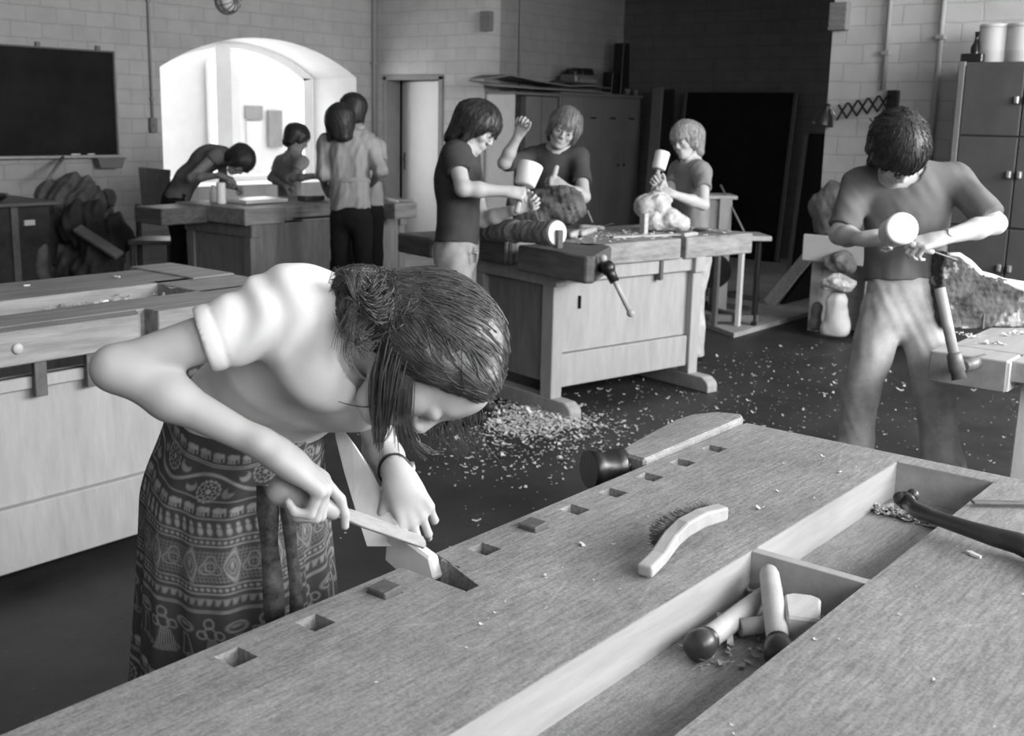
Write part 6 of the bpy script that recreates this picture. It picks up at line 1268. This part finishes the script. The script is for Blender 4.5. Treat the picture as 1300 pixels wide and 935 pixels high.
k = MB(); k.obox((q[0], 7.43, 1.965), (.16, 0, 0), (0, .012, 0), (0, 0, .02), .004); k.build('pale_strip', M['frame'], bk_)
for dx_, r in ((-.12, .055), (.10, .06), (-.0, .045)): k = MB(); k.cyl((q[0] + dx_, 7.46, 2.05), (q[0] + dx_, 7.62, 2.05), r); k.build('reel', M['iron'], bk_)
k = MB(); k.ball((q[0] - .48, 7.5, 1.93), (.12, .08, .03)); solo(k, 'dark_rag', M['clothd'], 'small dark rag on the card sheets left of the dark apparatus', 'rag')
for i, (px, py, hw, h_, lab, nm) in enumerate(((787, 35, .09, .60, 'tall black column of stacked blocks on the lockers', 'tall_block'), (774, 83, .07, .26, 'short black block beside the tall black column on the lockers', 'short_block'))):
    q = PB(px, 116, 7.58); k = MB(); z_ = 1.837; k.prism([(-hw, 0), (hw, 0), (hw * .9, h_ * .55), (hw * .75, h_), (-hw * .65, h_), (-hw * .8, h_ * .5)], .14, o=(q[0], 7.65, z_), ux=(1, 0, 0), uy=(0, 0, 1), uz=(0, -1, 0), bevel=.006); solo(k, nm, M['iron'], lab, 'block')
q = PB(796, 112, 7.5); k = MB(); k.lathe((q[0], 7.5, 1.837), (q[0], 7.5, 1.91), [(0, .035), (.8, .04), (1, .038)]); solo(k, 'small_pot', M['ventm'], 'small grey pot on the right end of the lockers', 'pot')
q = PB(807, 112, 7.5); k = MB(); k.lathe((q[0], 7.5, 1.837), (q[0], 7.5, 1.90), [(0, .03), (.8, .03), (1, .02)]); solo(k, 'small_tin', M['frame'], 'small tin beside the grey pot on the lockers', 'tin')
def lean(px0, py0, px1, py1, aa, th, label, slope=.10, name='blackboard'):
    p0, p1 = PA(px0, py0, aa), PA(px1, py1, aa); zt2 = (p0[2] + p1[2]) / 2; y0_, y1_ = sorted((p0[1], p1[1])); t = thing(name, label, 'blackboard', (aa, (y0_ + y1_) / 2, .035)); k = MB(); dx = np.array([slope, 0, zt2 - .037]); L_ = np.linalg.norm(dx); dx /= L_
    k.obox(np.array([aa, (y0_ + y1_) / 2, .037]) + dx * L_ / 2, np.array([0, (y1_ - y0_) / 2, 0]), dx * L_ / 2, np.array([-dx[2], 0, dx[0]]) * th / 2, .004); k.build('board_panel', M['board'], t)
    hw_ = (y1_ - y0_) / 2
    for s_ in (-1, 1): MB().obox(np.array([aa, (y0_ + y1_) / 2 + s_ * (hw_ - .02), .037]) + dx * L_ / 2 + np.array([-.02, 0, 0]), np.array([0, .022, 0]), dx * L_ / 2, np.array([-.012, 0, 0]), .003).build('board_frame', M['dog'], t)
    return t
lean(858, 116, 1003, 118, 11.35, .04, 'large blackboard leaning on the back wall of the dark alcove', .22)
lean(1012, 168, 1052, 172, 10.5, .04, 'narrower dark board leaning in the alcove next to the pier', .2)
k = MB(); a, b = PA(836, 112, 11.25), PA(822, 285, 10.8); k.bar(a, (b[0], b[1], .04), .13, .03, up=(1, 0, 0)); solo(k, 'leaning_plank', M['locker'], 'grey plank leaning left of the large blackboard', 'plank')
k = MB(); a, b = PA(848, 114, 11.50), PA(844, 285, 11.28); k.bar(a, (b[0], b[1], .04), .16, .04, up=(1, 0, 0)); solo(k, 'leaning_plank', M['iron'], 'black plank leaning between the grey plank and the large blackboard', 'plank')
# plank leaning against the pier side
k = MB(); b = np.array([8.62, 4.16, .037]); a = np.array([8.64, 3.60, .80]); k.bar(b, a, .10, .028, up=(-1, 0, .2)); solo(k, 'leaning_plank', M['rawwood'], 'pale plank leaning against the side of the bright pier', 'plank')
k = MB(); k.add([np.array(p) for p in ((8.70, 4.10, .037), (9.5, 4.10, .037), (9.5, 3.60, .80), (8.70, 3.60, .80), (8.70, 4.06, .037), (9.5, 4.06, .037), (9.5, 3.58, .78), (8.70, 3.58, .78))], [(0, 1, 2, 3), (7, 6, 5, 4), (0, 4, 5, 1), (1, 5, 6, 2), (2, 6, 7, 3), (3, 7, 4, 0)]); solo(k, 'leaning_board', M['board'], 'dark board leaning behind the pale plank at the pier', 'board')
# grindstone stand and low trestle
gs = thing('grinding_stand', 'wooden stand with a round grinding wheel behind the blond boy', 'grinder', (8.1, 4.55, 0.035)); q = P(912, 246, 8.9); zt3 = q[2]
k = MB(); c = P(902, 247, 8.95); k.obox((c[0], c[1], c[2] - .012), D(1, 0, 0) * np.array([1, 1, 0]) * .19, unit(D(0, 0, 1) * np.array([1, 1, 0])) * .16, (0, 0, .014), .003); k.build('stand_top', M['rawwood'], gs)
for x in (886, 917):
    c2 = P(x, 270, 8.95); k = MB(); k.obox((c2[0], c2[1], (zt3 + .035) / 2 - .01), unit(D(1, 0, 0) * np.array([1, 1, 0])) * (.05 if x > 900 else .07), unit(D(0, 0, 1) * np.array([1, 1, 0])) * .14, (0, 0, (zt3 - .035) / 2 - .015), .004); k.build('stand_upright', M['panel'], gs)
wc_ = P(901, 276, 8.90); ax_ = unit(D(.35, 0, 1) * np.array([1, 1, 0])); k = MB(); k.cyl(wc_ - ax_ * .03, wc_ + ax_ * .03, .15, n=30); k.build('grinding_wheel', M['slab'], gs)
k = MB(); k.tube([P(915, 235, 8.9), P(945, 295, 8.7)], .008, 8); k.build('brace_rod', M['frame'], gs)
tr = thing('trestle', 'dark low trestle with thin legs right of the middle workbench', 'trestle', (7.6, 4.0, .035))
zq = P(940, 298, 8.3)[2]; c = P(935, 300, 8.3); e1 = unit(D(1, 0, .1) * np.array([1, 1, 0])); e2 = unit(D(-.1, 0, 1) * np.array([1, 1, 0])); k = MB(); k.obox(c, e1 * .22, e2 * .16, (0, 0, .018), .004); k.build('trestle_top', M['panel'], tr)
for s_, (x, m_) in enumerate(((964, 'iron'), (943, 'lockerpale'), (913, 'dog'))):
    p = P(x, 300, 8.3 - .05 * s_); k = MB(); k.box((p[0] - .018, p[1] - .018, .037), (p[0] + .018, p[1] + .018, c[2] - .018), .003); k.build('leg', M[m_], tr)
k = MB(); k.bar(c - e1 * .2 + (0, 0, -.62), c + e1 * .2 + (0, 0, -.62), .06, .05); k.build('stretcher', M['dog'], tr); k = MB(); wq = P(905, 345, 8.4); k.cyl(wq, wq + ax_ * .06, .13, n=26); k.build('flywheel', M['iron'], tr)
for i, (x0_, y0_, x1_, y1_, lab) in enumerate(((885, 368, 962, 380, 'dark bar lying on the pale slab below the trestle, farthest of four'), (888, 384, 952, 392, 'dark bar on the pale slab with a pale sawn end'), (886, 386, 936, 403, 'dark bar on the pale slab lying crosswise, nearest of four'), (898, 374, 940, 372, 'short dark bar on the pale slab under the trestle'))):
    a, b = PZ(x0_, y0_, .055), PZ(x1_, y1_, .055); k = MB(); k.bar(a, b, .045, .036); solo(k, 'timber_bar', M['dog'], lab, 'timber', 'bars below the trestle')
# ================================================================== left: desk, sacks and a chair under the chalkboard
dk = thing('desk', 'dark desk at the left edge below the chalkboard', 'desk', (4.1, 8.9, 0)); zt4 = .80
k = MB(); k.box((3.2, 8.55, zt4 - .03), (4.72, 9.38, zt4), .005); k.build('desk_top', M['dog'], dk)
k = MB(); k.box((3.25, 8.62, .05), (4.66, 9.30, zt4 - .03), .004); k.build('desk_body', M['clothd'], dk)
q = PB(22, 330, 8.6); k = MB(); k.box((q[0] - .03, 8.595, .0), (q[0] + .03, 8.625, zt4 - .03), .004); k.build('leg', M['dog'], dk); k = MB(); q = PB(38, 283, 8.6); k.box((q[0] - .045, 8.60, q[2] - .022), (q[0] + .045, 8.62, q[2] + .022), .002); k.build('paper_tag', M['lockerpale'], dk)
q = PZ(18, 258, zt4 + .02); q = np.array([min(max(q[0], 3.4), 4.55), min(max(q[1], 8.7), 9.2)]); k = MB(); k.lathe((q[0], q[1], zt4 + .002), (q[0], q[1], zt4 + .07), [(0, .06), (.6, .12), (1, .13)], 24); solo(k, 'black_bowl', M['iron'], 'black bowl standing on the dark desk at the left edge', 'bowl')
PILES = []
def pile(spec, label, name, m, seed, cat, b=None, floor=0.0, wall=True, amp=.02):
    pts = [P(x, y, d_) for x, y, d_, r in spec]; lo_ = np.min(pts, 0) - .42; hi_ = np.max(pts, 0) + .42; lo_[2] = max(lo_[2], floor - .03); G = Field(lo_, hi_, .014)
    for (x, y, d_, r), p in zip(spec, pts): G.ell(p, np.eye(3), (r, r, r * 1.15), .06)
    G.disp(lambda X, Y, Z: amp * (.9 * np.sin(34 * (X * .8 - Y * .6) + 2.5 * np.sin(7 * Z + seed) + seed) + .5 * np.sin(71 * (X * .7 - Y * .7) + 3 * np.sin(11 * Z)) + .6 * np.sin(18 * Z + 6 * X + seed))); G.planeloc((pts[0][0], pts[0][1], floor + .002), (0, 0, -1), 3)
    if wall: G.planeloc((pts[0][0], BW - .015, pts[0][2]), (0, 1, 0), 3)
    for q in PILES: G.avoid(q)
    PILES.append(G); return rebase(tag(G.build(name, m), label, cat))
pile([(60, 262, 9.9, .16), (75, 255, 9.9, .18), (98, 250, 10.0, .19), (112, 258, 10.0, .16), (62, 250, 9.95, .12), (80, 275, 9.8, .2), (100, 280, 9.8, .2), (80, 310, 9.7, .22), (100, 320, 9.7, .24), (90, 350, 9.6, .26)], 'heap of pale grey sacking below the chalkboard', 'sacking_heap', M['cloth'], 41, 'sacking')
pile([(122, 242, 10.3, .10), (128, 258, 10.2, .12), (126, 285, 10.1, .17), (128, 320, 10.0, .2), (128, 355, 9.9, .2)], 'pointed grey sack at the right of the sacking heap', 'grey_sack', M['cloth'], 43, 'sack')
pile([(139, 252, 10.05, .075)], 'round grey bundle perched right of the pointed sack', 'round_bundle', M['cloth'], 44, 'bundle', floor=.62, amp=.008)
pile([(70, 290, 9.35, .12), (95, 282, 9.3, .14), (118, 275, 9.35, .12), (60, 320, 9.3, .10), (120, 310, 9.3, .16), (145, 300, 9.35, .16), (125, 345, 9.2, .2)], 'dark cloth thrown in front of the sacking heap', 'dark_cloth', M['clothd'], 42, 'cloth')
k = MB(); k.tube([P(58, 300, 9.1), P(53, 320, 9.05), P(52, 345, 9.05), P(60, 362, 9.1)], [.025, .05, .055, .05], 12); solo(k, 'sack_roll', M['cloth'], 'pale roll of sacking standing beside the dark desk', 'sacking')
k = MB(); k.bar(P(98, 290, 9.05), P(152, 325, 8.95), .09, .03, up=(0, -1, .3)); solo(k, 'slanted_board', M['ventm'], 'grey board slanting down across the dark cloth', 'board')
k = MB(); a, b = PB(80, 200, BW - .10), PB(60, 229, BW - .45); k.tube([a, b], [.016, .014], 8); solo(k, 'pointer_stick', M['frame'], 'wooden pointer stick leaning on the chalk ledge above the sacking', 'stick')
ch = thing('chair', 'dark wooden chair back beside the bending girl', 'chair', P(198, 330, 9.5) * (1, 1, 0)); c = P(198, 238, 9.5); e1 = unit(D(1, .0, .15) * np.array([1, 1, 0])); e2 = np.array([-e1[1], e1[0], 0])
k = MB(); k.prism([(-.12, -.18), (.10, -.18), (.125, .15), (-.14, .17)], .03, o=(c[0], c[1], c[2]), ux=e1, uy=(0, 0, 1), uz=e2, bevel=.006); k.build('backrest', M['dog'], ch)
zc_ = .46; k = MB(); k.obox((c[0] + e2[0] * -.2, c[1] + e2[1] * -.2, zc_), e1 * .18, e2 * .19, (0, 0, .018), .005); k.build('seat', M['dog'], ch)
for s0, s1 in ((-1, 1), (1, 1), (-1, -1), (1, -1)):
    p = np.array([c[0], c[1], 0]) + e1 * .15 * s0 + e2 * (-.2 + .17 * s1); k = MB(); k.bar(p, p + np.array([0, 0, zc_ - .02 if s1 < 0 else c[2] - .14]), .035, .035, up=(1, 0, 0)); k.build('leg', M['dog'], ch)
# ================================================================== on the back bench
ZB = .86
for px, py, h_, r, lab in ((271, 252, .13, .028, 'pale bottle on the back workbench under the bending girl'), (281, 254, .16, .035, 'pale tin can beside the bottle on the back workbench')):
    q = PZ(px, py + 5, ZB); k = MB(); k.lathe((q[0], q[1], ZB + .002), (q[0], q[1], ZB + h_), [(0, r * .95), (.04, r), (.6, r), (.8, r * .5), (1, r * .45)] if r < .03 else [(0, r), (.05, r * 1.02), (.95, r), (1, r * .9)], 16); solo(k, 'bottle' if r < .03 else 'tin_can', M['lacquer'], lab, 'bottle' if r < .03 else 'can')
k = MB(); q = PZ(325, 257, ZB); k.obox((q[0], q[1], ZB + .017), (.20, 0, 0), (0, .14, 0), (0, 0, .014), .004); solo(k, 'white_panel', M['lacquer'], 'white board lying on the back workbench before the child', 'board')
k = MB(); q = PZ(395, 252, ZB + .02); k.obox((q[0], q[1], ZB + .022), (.10, 0, 0), (0, .05, 0), (0, 0, .018), .004); solo(k, 'smoothing_plane', M['dog'], 'dark wooden plane on the back workbench beside the child', 'plane')
k = MB(); a = JF['RW'] + D(.95, .2, 0) * .07; k.tube([a + np.array([0, 0, .05]), a - np.array([0, 0, .11])], .008, 8); solo(k, 'gouge', M['dog'], 'thin gouge held upright by the child at the back', 'chisel')
q = PZ(496, 256, .85); k = MB(); k.tube([PZ(478, 252, .88), PZ(505, 256, .87)], [.03, .012], 10); solo(k, 'wood_offcut', M['rawwood'], 'pale offcut lying on the right jaw of the back workbench', 'wood')
# rails and low crate by the door
k = MB(); k.tube([P(527, 262, 8.9), P(552, 282, 8.6)], .022, 8); solo(k, 'pale_pole', M['rawwood'], 'pale pole slanting beside the dark-haired boy in front of the door', 'pole') if False else None
# ------------------------------------------------------------------ light
w = bpy.data.worlds.new('World'); SC.world = w; w.use_nodes = True
nt = w.node_tree; bg = nt.nodes['Background']; bg.inputs[0].default_value = (1, 1, 1, 1); bg.inputs[1].default_value = 2.0
def area(name, loc, rot, sx, sy, e):
    d = bpy.data.lights.new(name, 'AREA'); d.shape = 'RECTANGLE'; d.size = sx; d.size_y = sy; d.energy = e
    o = bpy.data.objects.new(name, d); COL.objects.link(o); o.location = loc; o.rotation_euler = rot; return o
for i, ((x0, x1), e) in enumerate(zip(WX, (100, 140, 270, 430))):  # first and last lamps are added to brighten the girl and far walls
    area('window_daylight', ((x0 + x1) / 2, BR - .10, (WZ0 + WZ1) / 2), (math.radians(63), 0, 0), x1 - x0, WZ1 - WZ0, e)
area('arch_daylight', (7.55, BW + .75, 1.5), (math.radians(-90), 0, 0), 2.0, 1.3, 45)
# ------------------------------------------------------------------ camera
cd = bpy.data.cameras.new('camera'); cam = bpy.data.objects.new('camera', cd); COL.objects.link(cam); SC.camera = cam
cd.sensor_width = 36; cd.sensor_fit = 'HORIZONTAL'; cd.lens = FPX / 1300 * 36; cd.shift_y = -(467.5 - CY) / 1300; cd.clip_start = .05; cd.clip_end = 200
X, Y, Zb = [np.array([q[i] for q in (_A, _B, _up)]) for i in range(3)]
cam.matrix_world = Matrix(((X[0], -Y[0], -Zb[0], 0), (X[1], -Y[1], -Zb[1], 0), (X[2], -Y[2], -Zb[2], CAMH), (0, 0, 0, 1)))
cd.dof.use_dof = True; cd.dof.focus_distance = 2.1; cd.dof.aperture_fstop = 8.0
SC.view_settings.view_transform = 'Standard'; SC.view_settings.look = 'None'; SC.view_settings.gamma = 1; SC.view_settings.use_curve_mapping = False
SC.view_settings.exposure = 0.0
SC.cycles.max_bounces = 6; SC.cycles.diffuse_bounces = 4; SC.cycles.glossy_bounces = 2; SC.cycles.caustics_reflective = False; SC.cycles.sample_clamp_indirect = 6
